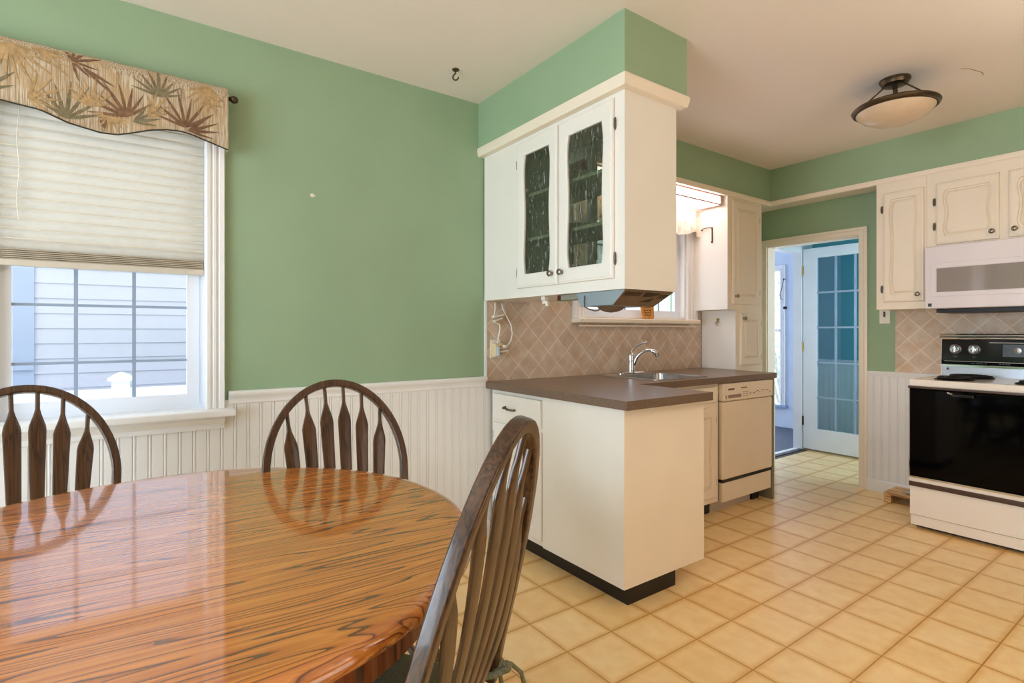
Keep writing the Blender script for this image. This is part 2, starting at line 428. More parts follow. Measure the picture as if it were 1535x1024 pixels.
# wainscot with beads
def beadboard(name, a0, a1, z0, z1, fn, pitch=.0525, mat=M['bead'], phase=0.):
    xs = []; a = a0
    n = int((a1-a0)/pitch)+1
    prof = []
    for i in range(n):
        c = a0+i*pitch
        for da, dd in ((0., .010), (.036, .010), (.0385, .0055), (.041, .0095), (.0445, .0105), (.048, .0095), (.0505, .0055)):
            if c+da <= a1: prof.append((c+da, dd))
    prof.append((a1, .010))
    vs = []; fs = []
    for a, d in prof: vs += [fn(a, z0, d), fn(a, z1, d)]
    for i in range(len(prof)-1): fs.append((2*i, 2*i+2, 2*i+3, 2*i+1))
    k = len(vs); vs += [fn(a0, z0, 0), fn(a1, z0, 0), fn(a1, z1, 0), fn(a0, z1, 0)]
    fs.append((k, k+1, k+2, k+3))
    return struct(MB().add(vs, fs).build(name, mat, ang=25))
for (a0_, a1_, zt_) in ((YB, -.5125, .90), (-.5125, .3275, .80), (.3275, 1.735, .90)):
    beadboard('wall_wainscot_left', a0_, a1_, .0, zt_, lambda a, z, d: (d, a, z))
beadboard('wall_wainscot_far', .915, 1.42, .0, .885, lambda a, z, d: (a, YF-d, z))
railp = [(0,0),(.012,0),(.016,.006),(.014,.014),(.018,.026),(.028,.036),(.034,.044),(.034,.052),(.026,.060),(0,.060)]
def mould(name, p0, p1, out, prof, mat=M['white']):
    rs = [[(p[0]+out[0]*a, p[1]+out[1]*a, p[2]+b) for a, b in prof] for p in (p0, p1)]
    return struct(MB().rings(rs).build(name, mat))
mould('trim_3', (0, .345, .880), (0, 1.692, .880), (1,0), railp)
mould('trim_4', (0, YB, .880), (0, -.53, .880), (1,0), railp)
mould('trim_5', (.913, YF, .868), (1.42, YF, .868), (0,-1), [(0,0),(.011,0),(.013,.008),(.016,.016),(.020,.026),(.020,.034),(.014,.038),(0,.038)])
basep = [(0,0),(.016,0),(.016,.075),(.012,.085),(.008,.09),(0,.09)]
mould('baseboard_left', (.009, YB, 0), (.009, 1.715, 0), (1,0), basep)
mould('baseboard_far', (.915, YF-.009, 0), (1.42, YF-.009, 0), (0,-1), basep)
# white edge strip where the tile meets the painted wall
struct(MB().box(0, .012, 1.69, 1.703, .93, 1.385).build('trim_6', M['white']))

# backsplashes
sp = plain  # (kept short)
def splash_mat(name, axis, c0, c1):
    m = M['splash'].copy(); m.name = name
    nt = m.node_tree
    mp = [n for n in nt.nodes if n.type == 'MAPPING'][0]
    tc = [n for n in nt.nodes if n.type == 'TEX_COORD'][0]
    sx = N(nt, 'ShaderNodeSeparateXYZ'); cx = N(nt, 'ShaderNodeCombineXYZ')
    L(nt, tc.outputs['Object'], sx.inputs[0])
    L(nt, sx.outputs['Y' if axis == 'y' else 'X'], cx.inputs['X']); L(nt, sx.outputs['Z'], cx.inputs['Y'])
    sub = N(nt, 'ShaderNodeVectorMath', operation='SUBTRACT'); sub.inputs[1].default_value = (c0-.158*30, c1-.158*30, 0)
    L(nt, cx.outputs[0], sub.inputs[0])
    L(nt, sub.outputs[0], mp.inputs['Vector'])
    mp.inputs['Rotation'].default_value = (0, 0, -PI/4); mp.inputs['Location'].default_value = (0, 0, 0)
    return m
struct(MB().box(0, .008, 1.703, 2.372, .909, 1.40).box(0, .008, 2.372, 3.672, .909, 1.262).box(0, .008, 3.672, 3.78, .909, 1.40).build('wall_backsplash_left', splash_mat('splash_left', 'y', 1.855, 1.236)))
struct(MB().box(1.097, 2.6, YF-.008, YF, .90, 1.40).build('wall_backsplash_far', splash_mat('splash_far', 'x', 1.253, 1.071)))

# ------------------------------------------------------------------ window 1 (dining)
def casing_prof(wd, th=.02):
    return [(0,0),(0,th*.7),(.006,th),(wd*.25,th),(wd*.30,th*.75),(wd*.38,th*.75),(wd*.43,th*1.05),(wd*.55,th*1.05),(wd*.60,th*.75),(wd*.68,th*.75),(wd*.74,th*1.1),(wd*.96,th*1.25),(wd,th*1.1),(wd,0)]
def casing(B, fn, u0, u1, v0, v1, wd, th=.02, bottom=False):
    """mitred casing around an opening (inner rect u0..u1, v0..v1), open at the bottom unless bottom"""
    pr = casing_prof(wd, th)
    B.rings([[fn(u0-a, v0, d) for a, d in pr], [fn(u0-a, v1+a, d) for a, d in pr], [fn(u1+a, v1+a, d) for a, d in pr], [fn(u1+a, v0, d) for a, d in pr]])
fw = F_side(0, 0, 0)
b = MB(); casing(b, fw, W1[0], W1[1], .868, W1[3], .074, .02)
win1 = struct(b.build('window_1', M['white']))
b = MB()
xo = -.10
def ring_box(B, y0, y1, z0, z1, t, x0, x1, tb=None, tt=None):
    tb = tb or t; tt = tt or t
    B.box(x0, x1, y0, y0+t, z0, z1); B.box(x0, x1, y1-t, y1, z0, z1)
    B.box(x0, x1, y0+t, y1-t, z0, z0+tb); B.box(x0, x1, y0+t, y1-t, z1-tt, z1)
ring_box(b, W1[0], W1[1], W1[2], W1[3], .018, -.12, -.048, .025, .018)
ring_box(b, W1[0], W1[1], W1[2], W1[3], .0025, -.048, .0)
b.build('window_frame', M['vinyl'], win1)
for nm, z0, z1, x0 in (('window_sash', .893, 1.53, -.075), ('window_sash', 1.51, 2.132, -.105)):
    b = MB(); ring_box(b, W1[0]+.018, W1[1]-.018, z0, z1, .046, x0, x0+.03, .040, .035)
    sash = b.build(nm, M['vinyl'], win1)
    gy0, gy1, gz0, gz1 = W1[0]+.064, W1[1]-.064, z0+.04, z1-.035
    g = MB(); g.box(x0+.012, x0+.014, gy0, gy1, gz0, gz1); g.build('pane', M['glass'], sash)
    g = MB()
    for k in (1, 2):
        yy = gy0+(gy1-gy0)*k/3; g.box(x0+.016, x0+.022, yy-.0065, yy+.0065, gz0, gz1)
    for k in (1, 2):
        zz = gz0+.148+(.226)*(k-1) if nm and z0 < 1 else gz0+(gz1-gz0)*k/3
        g.box(x0+.0165, x0+.0215, gy0, gy1, zz-.0055, zz+.0055)
    g.build('grille', M['muntin'], sash)
b = MB(); b.box(-.03, .088, -.555, .366, .838, .868, .007, seg=3)
b.rings([[(x, y, z) for x, z in ((0,.780),(.020,.780),(.024,.790),(.022,.800),(.034,.812),(.050,.826),(.050,.838),(0,.838))] for y in (-.52, .326)])
b.build('window_sill', M['white'], win1)

# cellular shade
sh = thing('cellular_shade', 'cream cellular shade lowered halfway over the dining window', 'window shade', (-.02, -.09, 2.06))
n = 15; ztop, zbot = 2.085, 1.512
p = []
pitch = (ztop-zbot)/n
for side in (1, -1):
    rr = []
    for i in range(n*6+1):
        t = i/6.; ph = (t % 1.)
        d = .0095*math.sin(PI*min(1, ph/.5))*(1 if ph < .5 else 0) + (.0095*math.sin(PI*(ph-.5)/.5)*-.15 if ph >= .5 else 0)
        d = .015*abs(math.sin(PI*t))
        rr.append((side*(.004+d)-.022, ztop-t*pitch))
    p.append(rr)
b = MB()
for rr in p:
    vs = []; fs = []
    for x, z in rr: vs += [(x, W1[0]+.004, z), (x, W1[1]-.004, z)]
    for i in range(len(rr)-1): fs.append((2*i, 2*i+1, 2*i+3, 2*i+2))
    b.add(vs, fs)
for i in range(1, n): b.box(-.0275, -.0145, W1[0]+.005, W1[1]-.005, ztop-i*pitch-.0028, ztop-i*pitch+.0028, mat=1)
b.build('pleated_fabric', [M['shade'], plain('bonded_pleat_seam', (214, 206, 188), .8)], sh, ang=60)
b = MB()
for i in range(6): b.box(-.036, -.006-.001*(i % 2), W1[0]+.004, W1[1]-.004, 1.470+i*.0072, 1.4755+i*.0072, .0015)
b.build('folded_stack', plain('beige_stack', (176, 164, 144), .7), sh)
b = MB(); b.box(-.040, .0, W1[0]+.003, W1[1]-.003, 1.448, 1.471, .004); b.build('bottom_rail', M['shaderail'], sh)
b = MB(); b.box(-.042, .004, W1[0]+.003, W1[1]-.003, 2.086, 2.13, .004); b.build('headrail', M['shaderail'], sh)
b = MB(); b.tube([(.006, -.345+.003*math.sin(i*.7), 2.09-i*.025) for i in range(20)], .0016, 8)
for i in range(0, 19): b.ball((.006, -.345+.003*math.sin(i*.7), 2.08-i*.025), .0032, 6)
b.build('lift_chain', M['plug'], sh)

# curtain rod and valance
rod = thing('curtain_rod', 'bronze curtain rod with a ball finial holding the leaf-print valance', 'curtain rod', (.06, -.09, 2.215))
b = MB(); b.cyl((.06, -.56, 2.215), (.06, .338, 2.215), .008); b.build('rod', M['bronze'], rod)
for yy, sg in ((.338, 1), (-.56, -1)):
    b = MB(); b.lathe([(.008,0),(.011,.003),(.008,.007),(.013,.011),(.0165,.019),(.0155,.028),(.009,.036),(0,.039)], (.06, yy, 2.215), (0, sg, 0), 20); b.build('finial', M['bronze'], rod)
for yy in (-.50, .318):
    b = MB(); b.box(0.026, .052, yy-.006, yy+.006, 2.195, 2.235, .002); b.build('bracket', M['bronze'], rod)
val = thing('window_valance', 'tan valance with brown palm leaf print and wavy hem over the dining window', 'valance', (.08, -.09, 2.25))
hemp = [(-.09-.425,1.99),(-.09-.30,2.018),(-.385,2.022),(-.275,2.008),(-.201,1.982),(-.103,1.966),(-.05,1.970),(.001,1.986),(.06,2.008),(.111,2.022),(.16,2.026),(.205,2.020),(.27,2.004),(.334,1.985)]
def hem(y):
    for (a, za), (c, zc) in zip(hemp, hemp[1:]):
        if y <= c:
            t = max(0, (y-a)/(c-a)); t = t
            return za+(zc-za)*t
    return hemp[-1][1]
def vx(y, z):   # gentle fabric waves, rod pocket at the top
    k = max(0, (2.215-z)/.22)
    base = .085 if z < 2.20 else .085-(.02*((z-2.20)/.055)**2)
    return base + k*.006*math.sin(y*17)+.002*math.sin(y*41)*k
NY, NZ = 90, 16; y0v, y1v = -.515, .334
b = MB(); vs = []; fs = []
for i in range(NY+1):
    y = y0v+(y1v-y0v)*i/NY; zb = hem(y); zt = 2.254+.0012*math.sin(y*60)
    for j in range(NZ+1):
        z = zt+(zb-zt)*j/NZ; vs.append((vx(y, z), y, z))
for i in range(NY):
    for j in range(NZ):
        a = i*(NZ+1)+j; fs.append((a, a+NZ+1, a+NZ+2, a+1))
b.add(vs, fs)
# back fall over the rod and the returns to the wall
vs = []; fs = []
for i in range(NY+1):
    y = y0v+(y1v-y0v)*i/NY
    for x, z in ((vx(y, 2.254), 2.254), (.058, 2.258), (.048, 2.235), (.046, 2.19)): vs.append((x, y, z))
for i in range(NY):
    for j in range(3):
        a = i*4+j; fs.append((a, a+4, a+5, a+1))
b.add(vs, fs)
for y in (y0v, y1v):
    zb = hem(y); vs = []; fs = []
    for j in range(NZ+1):
        z = 2.254+(zb-2.254)*j/NZ; vs += [(vx(y, z), y, z), (.03, y, z)]
    for j in range(NZ): fs.append((2*j, 2*j+1, 2*j+3, 2*j+2))
    b.add(vs, fs)
# printed palm leaves, lying on the cloth
def blade(cy, cz, ang, ln, wd, mat):
    n = 10; vs = []; fs = []
    dy, dz = math.cos(ang), math.sin(ang)
    for i in range(n+1):
        t = i/n; hw = wd*math.sin(PI*t**.75)*.5+.0006
        bend = .12*ln*t*t
        py, pz = cy+dy*ln*t-dz*bend*.3, cz+dz*ln*t+dy*bend*.3
        for s in (-1, 1):
            yy, zz = py-dz*hw*s, pz+dy*hw*s
            yy = min(max(yy, y0v+.004), y1v-.003); zz = min(max(zz, hem(yy)+.004), 2.250)
            vs.append((vx(yy, zz)+.0012, yy, zz))
    for i in range(n): fs.append((2*i, 2*i+1, 2*i+3, 2*i+2))
    b.add(vs, fs, mat)
def palm(cy, cz, base, spread, k, ln, mat, wd=.011):
    for i in range(k):
        a = base+spread*(i/(k-1)-.5)
        blade(cy, cz, a, ln*(1-.45*abs(i/(k-1)-.5))*random.uniform(.85, 1.1), wd*random.uniform(.8, 1.15), mat)
palm(-.365, 2.232, -PI/2+.2, 2.4, 11, .17, 3, .010)
palm(-.30, 2.235, -.35, .7, 4, .16, 3, .009)
palm(-.13, 2.06, PI/2, 2.4, 8, .11, 3, .009)
palm(-.205, 1.996, PI/2-.15, 2.2, 7, .150, 2, .010)
palm(-.185, 2.215, .35, 3.4, 7, .085, 1, .008)
palm(-.155, 2.20, -.62, .25, 2, .15, 1, .010)
palm(-.02, 2.045, PI/2+.35, 2.5, 8, .150, 1, .010)
palm(.00, 2.03, .45, 1.0, 4, .110, 2, .010)
palm(.085, 2.150, PI/2, 2.6, 9, .115, 2, .009)
palm(-.07, 2.045, -PI/2, 2.9, 11, .080, 3, .008)
palm(.175, 2.045, PI/2+.15, 2.2, 7, .160, 1, .010)
palm(.185, 2.035, .28, .9, 4, .125, 1, .010)
palm(.26, 2.240, -PI/2-.2, 1.9, 8, .13, 3, .009)
palm(.24, 2.16, .2, 1.0, 4, .09, 3, .008)
palm(-.31, 2.045, .3, 1.9, 6, .12, 3, .010)
palm(-.44, 2.04, PI/2, 2.4, 8, .15, 2)
palm(.05, 2.06, PI/2-.6, 1.2, 5, .12, 3, .009)
palm(-.09, 1.985, PI/2, .5, 2, .06, 1, .012)
b.build('printed_cloth', [M['valance'], M['leaf_brown'], M['leaf_green'], M['leaf_tan']], val)
b = MB(); b.tube([(vx(y, hem(y))+.001, y, hem(y)) for y in [y0v+(y1v-y0v)*i/80 for i in range(81)]], .0028, 8); b.build('hem_piping', M['piping'], val)

# ------------------------------------------------------------------ window 2 (kitchen)
b = MB(); casing(b, fw, W2[0], W2[1], 1.295, W2[3], .125, .02)
win2 = struct(b.build('window_2', M['white']))
b = MB(); ring_box(b, W2[0], W2[1], W2[2]-.004, W2[3], .02, -.12, 0)
b.build('window_frame', M['white'], win2)
b = MB(); ring_box(b, W2[0]+.02, W2[1]-.02, W2[2]+.014, W2[3]-.02, .05, -.08, -.05)
s = b.build('window_sash', M['vinyl'], win2)
g = MB(); g.box(-.066, -.064, W2[0]+.07, W2[1]-.07, W2[2]+.06, W2[3]-.07); g.build('pane', M['glass'], s)
g = MB()
for k in range(1, 5):
    yy = W2[0]+.07+(W2[1]-W2[0]-.14)*k/5; g.box(-.062, -.056, yy-.006, yy+.006, W2[2]+.06, W2[3]-.07)
for k in (1, 2):
    zz = W2[2]+.06+.23*k; g.box(-.0615, -.0565, W2[0]+.07, W2[1]-.07, zz-.005, zz+.005)
g.build('grille', M['muntin'], s)
b = MB(); b.box(-.03, .085, 2.372, 3.672, 1.262, 1.295, .008, seg=3)
b.cyl((.055, 2.40, 1.243), (.055, 3.62, 1.243), .006); b.ball((.055, 3.63, 1.243), .012, 8); b.box(.02, .06, 3.60, 3.606, 1.238, 1.263)
b.build('window_sill', M['cream'], win2)
kv = thing('kitchen_valance', 'small pale gathered valance over the kitchen sink window', 'valance', (.06, 3.05, 2.16))
b = MB(); vs = []; fs = []; n = 150
for i in range(n+1):
    y = 2.42+(3.70-2.42)*i/n
    t = (y-2.42)/1.28; zb = 2.0-.05*abs(math.sin(t*PI*3+.5))-.03*(t > .93)
    for j in range(7):
        q = j/6.; z = 2.165+(zb-2.165)*q
        vs.append((.055+.015*q+(.004+.012*q)*math.sin(y*75+.6*math.sin(y*9)), y, z))
for i in range(n):
    for j in range(6): a = i*7+j; fs.append((a, a+7, a+8, a+1))
b.add(vs, fs); b.build('gathered_cloth', M['kvalance'], kv)
b = MB(); b.cyl((.05, 2.40, 2.16), (.05, 3.69, 2.16), .006); b.build('rod', M['plug'], kv)

fl = thing('fluorescent_fixture', 'lit fluorescent box light under the soffit above the sink window', 'light fixture', (.17, 2.95, 2.25))
b = MB(); y0, y1 = 2.30, 3.66
b.box(.07, .272, y0, y1, 2.243, 2.262, .002); b.box(.262, .272, y0, y1, 2.232, 2.243); b.box(.262, .272, y0, y1, 2.168, 2.176)
b.box(.07, .08, y0, y1, 2.168, 2.176)
b.box(.07, .272, y1-.012, y1, 2.168, 2.243, .002); b.box(.07, .272, y0, y0+.012, 2.168, 2.243, .002)
b.build('housing', plain('pinkish_white_frame', (214, 176, 168), .4), fl)
b = MB(); b.box(.082, .265, y0+.014, y1-.014, 2.172, 2.236, .006); b.build('diffuser', M['tube'], fl)

# ------------------------------------------------------------------ cabinet door builder
CP = [(0,0.),(.05,.55),(.11,.95),(.17,1.),(.28,.72),(.4,.30),(.5,.2),(.6,.30),(.72,.72),(.83,1.),(.89,.95),(.95,.55),(1,0.)]
def wav(t):
    for (a, va), (c, vc) in zip(CP, CP[1:]):
        if t <= c:
            q = (t-a)/(c-a); q = q*q*(3-2*q)*.35+q*.65
            return va+(vc-va)*q
    return 0.
def door_panel(fn, w, h, th=.018, mu=.05, mv=.055, amp=.010, mode='raised', nu=6, nv=40, mvb=None):
    mvb = mvb or mv
    def ring(i, d, wavy=True, outer=False):
        if outer: u0, u1, v0, v1 = i, w-i, i, h-i; am = 0
        else: u0, u1, v0, v1 = mu+i, w-mu-i, mvb+i, h-mv-i; am = amp if wavy else 0
        pts = []
        for k in range(nu): pts.append((u0+(u1-u0)*k/nu, v0))
        for k in range(nv): t = k/nv; pts.append((u1+am*wav(t)-am*0.3, v0+(v1-v0)*t) if k else (u1-am*.3, v0))
        for k in range(nu): pts.append((u1-(u1-u0)*k/nu, v1))
        for k in range(nv): t = k/nv; pts.append((u0-am*wav(t)+am*0.3, v1-(v1-v0)*t))
        pts[0] = (u0+am*.3, v0)
        return [fn(u, v, d) for u, v in pts]
    B = MB()
    rs = [ring(.004, -.001, outer=True), ring(0, .004, outer=True), ring(0, th-.007, outer=True), ring(.003, th-.003, outer=True), ring(.009, th-.0025, outer=True), ring(.012, th, outer=True)]
    if mode == 'raised':
        rs += [ring(-.004, th), ring(0, th-.002), ring(.003, th-.014), ring(.010, th-.014), ring(.013, th-.008), ring(.022, th-.002), ring(.027, th-.0005)]
        B.rings(rs)
    else:
        rs += [ring(-.012, th), ring(-.006, th-.004), ring(-.001, th-.0045), ring(0, th-.007), ring(0, .001)]
        B.rings(rs, cap0=False, cap1=False)
        B.rings([ring(.004, -.001, outer=True), ring(0, .001)], False, False)
    return B, ring
KN = [(.0,0),(.009,0),(.009,.002),(.0055,.005),(.0055,.011),(.010,.015),(.0145,.019),(.0155,.023),(.013,.027),(.007,.0295),(0,.030)]
def knob(par, p, ax, mat=M['pewter'], name='knob', s=1.):
    b = MB(); b.lathe([(r*s, z*s) for r, z in KN], p, ax, 20); return b.build(name, mat, par)
def hinge(par, fn, u, v, mat=M['pewter'], hgt=.055):
    b = MB(); b.cyl(fn(u, v-hgt*.3, .008), fn(u, v+hgt*.3, .008), .0042, n=10)
    b.ball(fn(u, v+hgt*.34, .008), .004, 6); b.ball(fn(u, v-hgt*.34, .008), .004, 6)
    poly = [(u-.010, v-hgt*.42), (u-.002, v-hgt*.5), (u-.001, v+hgt*.5), (u-.010, v+hgt*.42), (u-.013, v)]
    b.prism(poly, fn, 0.001, .004)
    return b.build('hinge', mat, par)

# ------------------------------------------------------------------ glass-door cabinet over the peninsula
X1, Y0, Y1, Z0, Z1 = 1.107, 1.686, 2.026, 1.385, 2.232
gc = thing('glass_door_cabinet', 'white wall cabinet with two wavy rain-glass doors hung above the peninsula', 'cabinet', (.55, 1.85, Z0))
b = MB()
b.box(0.009, .02, Y0, Y1, Z0, Z1); b.box(X1-.018, X1, Y0, Y1, Z0, Z1)
b.box(.02, X1-.018, Y0, Y1, Z0, Z0+.018); b.box(.02, X1-.018, Y0, Y1, Z1-.018, Z1)
for xa, xb in ((.02, .10), (.54, .60), (1.03, X1-.018)): b.box(xa, xb, Y1-.018, Y1, Z0+.018, Z1-.018)
for xa, xb in ((.10, .54), (.60, 1.03)): b.box(xa, xb, Y1-.018, Y1, Z0+.018, 1.47); b.box(xa, xb, Y1-.018, Y1, 2.15, Z1-.018)
b.box(.02, .385, Y0, Y0+.018, Z0+.018, Z1-.018); b.box(.66, .72, Y0, Y0+.018, 1.475, 2.165); b.box(1.02, X1-.018, Y0, Y0+.018, Z0+.018, Z1-.018)
b.box(.385, 1.02, Y0, Y0+.018, Z0+.018, 1.475); b.box(.385, 1.02, Y0, Y0+.018, 2.165, Z1-.018)
body = b.build('cabinet_box', M['cabwhite'], gc)
b = MB(); b.box(.021, X1-.019, Y0+.02, Y1-.019, Z0+.0185, Z0+.0195)
b.box(X1-.0195, X1-.0185, Y0+.02, Y1-.019, Z0+.02, Z1-.019); b.box(.385, .386, Y0+.02, Y1-.019, Z0+.02, Z1-.019)
b.build('cabinet_lining', M['inside'], gc)
for xa, xb in ((.10, .54), (.60, 1.03)):
    b = MB(); b.box(xa, xb, Y1-.012, Y1-.008, 1.47, 2.15); b.build('rear_pane', M['rainglass'], gc)
for zz in (1.70, 1.935):
    b = MB(); b.box(.387, X1-.02, Y0+.03, Y1-.02, zz-.016, zz); b.build('shelf', M['inside'], gc)
for (x0, x1, kx, hx) in ((.353, .687, .30, -.006), (.697, 1.052, .03, .361)):
    w_ = x1-x0; fn = F_front(x0, Y0, 1.432); h_ = 2.205-1.432
    B, ring = door_panel(fn, w_, h_, .019, .066, .078, .010, 'glass', mvb=.072)
    d = B.build('door', M['cabwhite'], gc)
    g = MB(); g.rings([ring(-.006, .004), ring(-.006, .007)]); g.build('glass_pane', M['rainglass'], d)
    knob(d, fn(kx, .055, .018), (0,-1,0), M['nickel'])
    for vv in (.085, h_-.11): hinge(d, fn, hx, vv)
# crockery seen through the glass
def plates(name, c, r, k, label, grp=None):
    t = thing(name, label, 'plate', c, grp)
    b = MB()
    for i in range(k):
        z = i*.009; b.lathe([(0,z+.002),(r*.55,z+.001),(r*.6,z),(r*.66,z+.004),(r,z+.016),(r*.985,z+.019),(r*.64,z+.008),(0,z+.006)], c, n=32)
    return b, t
for c, r, k, lb in (((.93, 1.86, 1.935), .095, 1, 'white bowl on the top shelf behind the right glass door'),
                    ((.93, 1.87, 1.70), .11, 1, 'white dish on the lower shelf behind the right glass door'),
                    ((.60, 1.87, 1.70), .12, 1, 'white dish on the lower shelf behind the left glass door'),
                    ((.62, 1.87, 1.935), .09, 1, 'white bowl on the top shelf behind the left glass door')):
    b = MB(); hgt = .075 if 'bowl' in lb else .045
    b.lathe([(0,.0),(r*.45,0),(r*.5,.006),(r*.8,hgt*.5),(r,hgt),(r*.96,hgt),(r*.74,hgt*.5),(r*.4,.012),(0,.010)], c, n=32)
    tag(b.build('bowl' if 'bowl' in lb else 'dish', M['china']), lb, 'bowl' if 'bowl' in lb else 'dish', 'white crockery in the glass-door cabinet')
b = MB(); b.box(.885, 1.01, 1.79, 1.90, 1.4045, 1.50, .006); bx_ = b.build('storage_box', M['tanbox'])
tag(bx_, 'tan box at the bottom of the glass-door cabinet', 'box')
b = MB(); b.lathe([(0,0),(.05,0),(.062,.012),(.06,.028),(.04,.038),(0,.04)], (.95, 1.845, 1.502), n=24)
tag(b.build('folded_cloth', M['yellow']), 'yellow cloth lying on the tan box behind glass', 'cloth')

# under-cabinet clutter
ra = thing('under_cabinet_radio', 'blue-grey vented radio hung under the glass-door cabinet', 'radio', (.94, 1.88, 1.384))
b = MB()
zt, zb = 1.384, 1.322
b.hexa([(.80,1.715,zb),(1.01,1.715,zb),(.995,2.0,zb),(.80,2.0,zb),(.785,1.705,zt),(1.092,1.705,zt),(1.092,2.022,zt),(.785,2.022,zt)])
b.build('case', M['greymetal'], ra)
def lerp3(a, c, t): return tuple(a[i]+(c[i]-a[i])*t for i in range(3))
A_, B_, C_, D_ = (1.01,1.715,zb),(.995,2.0,zb),(1.092,2.022,zt),(1.092,1.705,zt)
def sidep(u, v, d):
    p0 = lerp3(A_, B_, u); p1 = lerp3(D_, C_, u); p = lerp3(p0, p1, v); return (p[0]+d*.55, p[1], p[2]-d*.8)
b = MB(); b.prism([(.0,0),(1,0),(1,1),(0,1)], sidep, .0005, .003); b.build('side_panel', M['taupe'], ra)
b = MB()
for (u0, u1, n_, v0, v1) in ((.04,.40,9,.66,.9),(.76,.98,6,.60,.86)):
    for i in range(n_):
        u = u0+(u1-u0)*i/n_; b.prism([(u,v0),(u+.02,v0),(u+.02,v1),(u,v1)], sidep, .003, .0045)
b.prism([(.44,.30),(.74,.30),(.74,.92),(.44,.92)], sidep, .003, .0045)
b.build('vents', M['black'], ra)
b = MB(); b.lathe([(0,-.028),(.03,-.024),(.055,-.014),(.066,0),(.066,.003)], (.86, 1.86, zb), n=32); b.build('speaker_dome', M['taupe'], ra)
b = MB(); b.tube([(.84,1.708,1.37),(.845,1.70,1.345),(.85,1.698,1.318),(.875,1.70,1.306),(.91,1.705,1.297),(.93,1.71,1.300),(.938,1.716,1.32)], .0028, 8); b.build('wire_loop', M['pewter'], ra)
lb_ = thing('under_cabinet_strip', 'small grey strip fitting under the glass-door cabinet left of the radio', 'fitting', (.72, 1.75, 1.384))  # grey under-cabinet light bar, modelled unlit
b = MB(); b.box(.655, .775, 1.72, 1.78, 1.357, 1.384, .003); b.build('housing', plain('grey_strip', (140, 138, 124), .4), lb_)
b = MB(); b.box(.625, .655, 1.722, 1.778, 1.358, 1.383, .003); b.build('end_cap', plain('dark_red_end', (88, 30, 24), .4), lb_)
b = MB(); b.box(.505, .535, 1.715, 1.745, 1.362, 1.3845, .003); b.box(.512, .552, 1.715, 1.73, 1.345, 1.362, .005); b.box(.54, .556, 1.715, 1.73, 1.332, 1.352, .004)
tag(b.build('hanging_clip', M['plug']), 'small white clip under the glass-door cabinet', 'clip')

# wall outlet with adaptors and cords
ou = thing('wall_outlet', 'beige plug adaptor block on the tiled wall beside the peninsula', 'outlet', (.008, 1.77, 1.09))
b = MB(); b.box(.008, .014, 1.725, 1.80, 1.045, 1.155, .002); b.build('cover_plate', M['plug'], ou)
b = MB(); b.box(.014, .052, 1.735, 1.79, 1.055, 1.135, .005); b.build('adaptor', plain('beige_adaptor', (222, 206, 164), .4), ou)
b = MB(); b.box(.052, .068, 1.742, 1.758, 1.060, 1.115, .003); b.build('tag', plain('blue_white_tag', (190, 206, 226), .4), ou)
b = MB()
for zz in (1.075, 1.095, 1.115): b.box(.052, .053, 1.768, 1.772, zz-.004, zz+.004); b.box(.052, .053, 1.778, 1.782, zz-.004, zz+.004)
b.build('slots', M['black'], ou)
b = MB(); b.tube([(.03,1.795,1.372),(.03,1.80,1.345),(.032,1.825,1.30),(.036,1.858,1.245),(.04,1.865,1.19),(.045,1.85,1.145),(.05,1.82,1.12),(.05,1.80,1.115)], .0042, 10)
b.box(.044, .064, 1.788, 1.812, 1.105, 1.125, .004)
tag(b.build('power_cord', M['plug']), 'white cord running from the cabinet underside down to the outlet', 'cord')
b = MB(); b.tube([(.03,1.745,1.375),(.03,1.748,1.34),(.03,1.742,1.31),(.032,1.735,1.29)], .004, 10)
b.tube([(.03,1.73,1.265),(.032,1.752,1.255),(.036,1.775,1.245),(.036,1.778,1.215),(.04,1.765,1.17),(.044,1.755,1.13),(.05,1.752,1.10),(.055,1.77,1.082),(.058,1.82,1.09)], .0046, 10)
b.hexa([(.02,1.728,1.285),(.05,1.728,1.285),(.05,1.80,1.30),(.02,1.80,1.30),(.02,1.728,1.297),(.05,1.728,1.297),(.05,1.80,1.309),(.02,1.80,1.309)])
b.hexa([(.02,1.735,1.262),(.05,1.735,1.262),(.05,1.79,1.28),(.02,1.79,1.28),(.02,1.735,1.270),(.05,1.735,1.270),(.05,1.79,1.288),(.02,1.79,1.288)])
tag(b.build('adapter_cord', M['plug']), 'white cord with flat plug clipped near the wall corner', 'cord')

# ------------------------------------------------------------------ peninsula base cabinet
pc = thing('peninsula_cabinet', 'white peninsula base cabinet with a drawer and a plain end panel', 'cabinet', (.55, 2.0, 0))
b = MB(); b.box(.026, 1.066, 1.73, 2.286, .089, .869); b.build('cabinet_box', M['cabwhite'], pc)
b = MB(); b.box(.03, 1.045, 1.772, 2.10, 0, .089); b.build('toe_kick', M['black'], pc)
b = MB(); b.box(.512, 1.067, 1.722, 1.73, .0885, .868, .001); b.build('front_panel', M['cabwhite'], pc)
b = MB(); b.box(1.0662, 1.0712, 1.7222, 2.287, .0888, .8685, .001); b.build('end_panel', M['cream'], pc)
fn = F_front(.055, 1.73, .70)
b = MB(); b.box(.055, .500, 1.712, 1.731, .700, .846, .005); dr = b.build('drawer', M['cabwhite'], pc)
b = MB()
b.tube([(.19,1.712,.778),(.19,1.694,.776),(.20,1.687,.775),(.215,1.688,.776),(.235,1.692,.770),(.255,1.688,.772),(.27,1.687,.771),(.28,1.694,.770),(.28,1.712,.770)], [.006,.0055,.006,.0045,.007,.0045,.006,.0055,.006], 10)
b.build('pull', M['pewter'], dr)
fn = F_front(.055, 1.73, .115)
B, ring = door_panel(fn, .447, .565, .018, .062, .062, .008); dr = B.build('door', M['cabwhite'], pc)
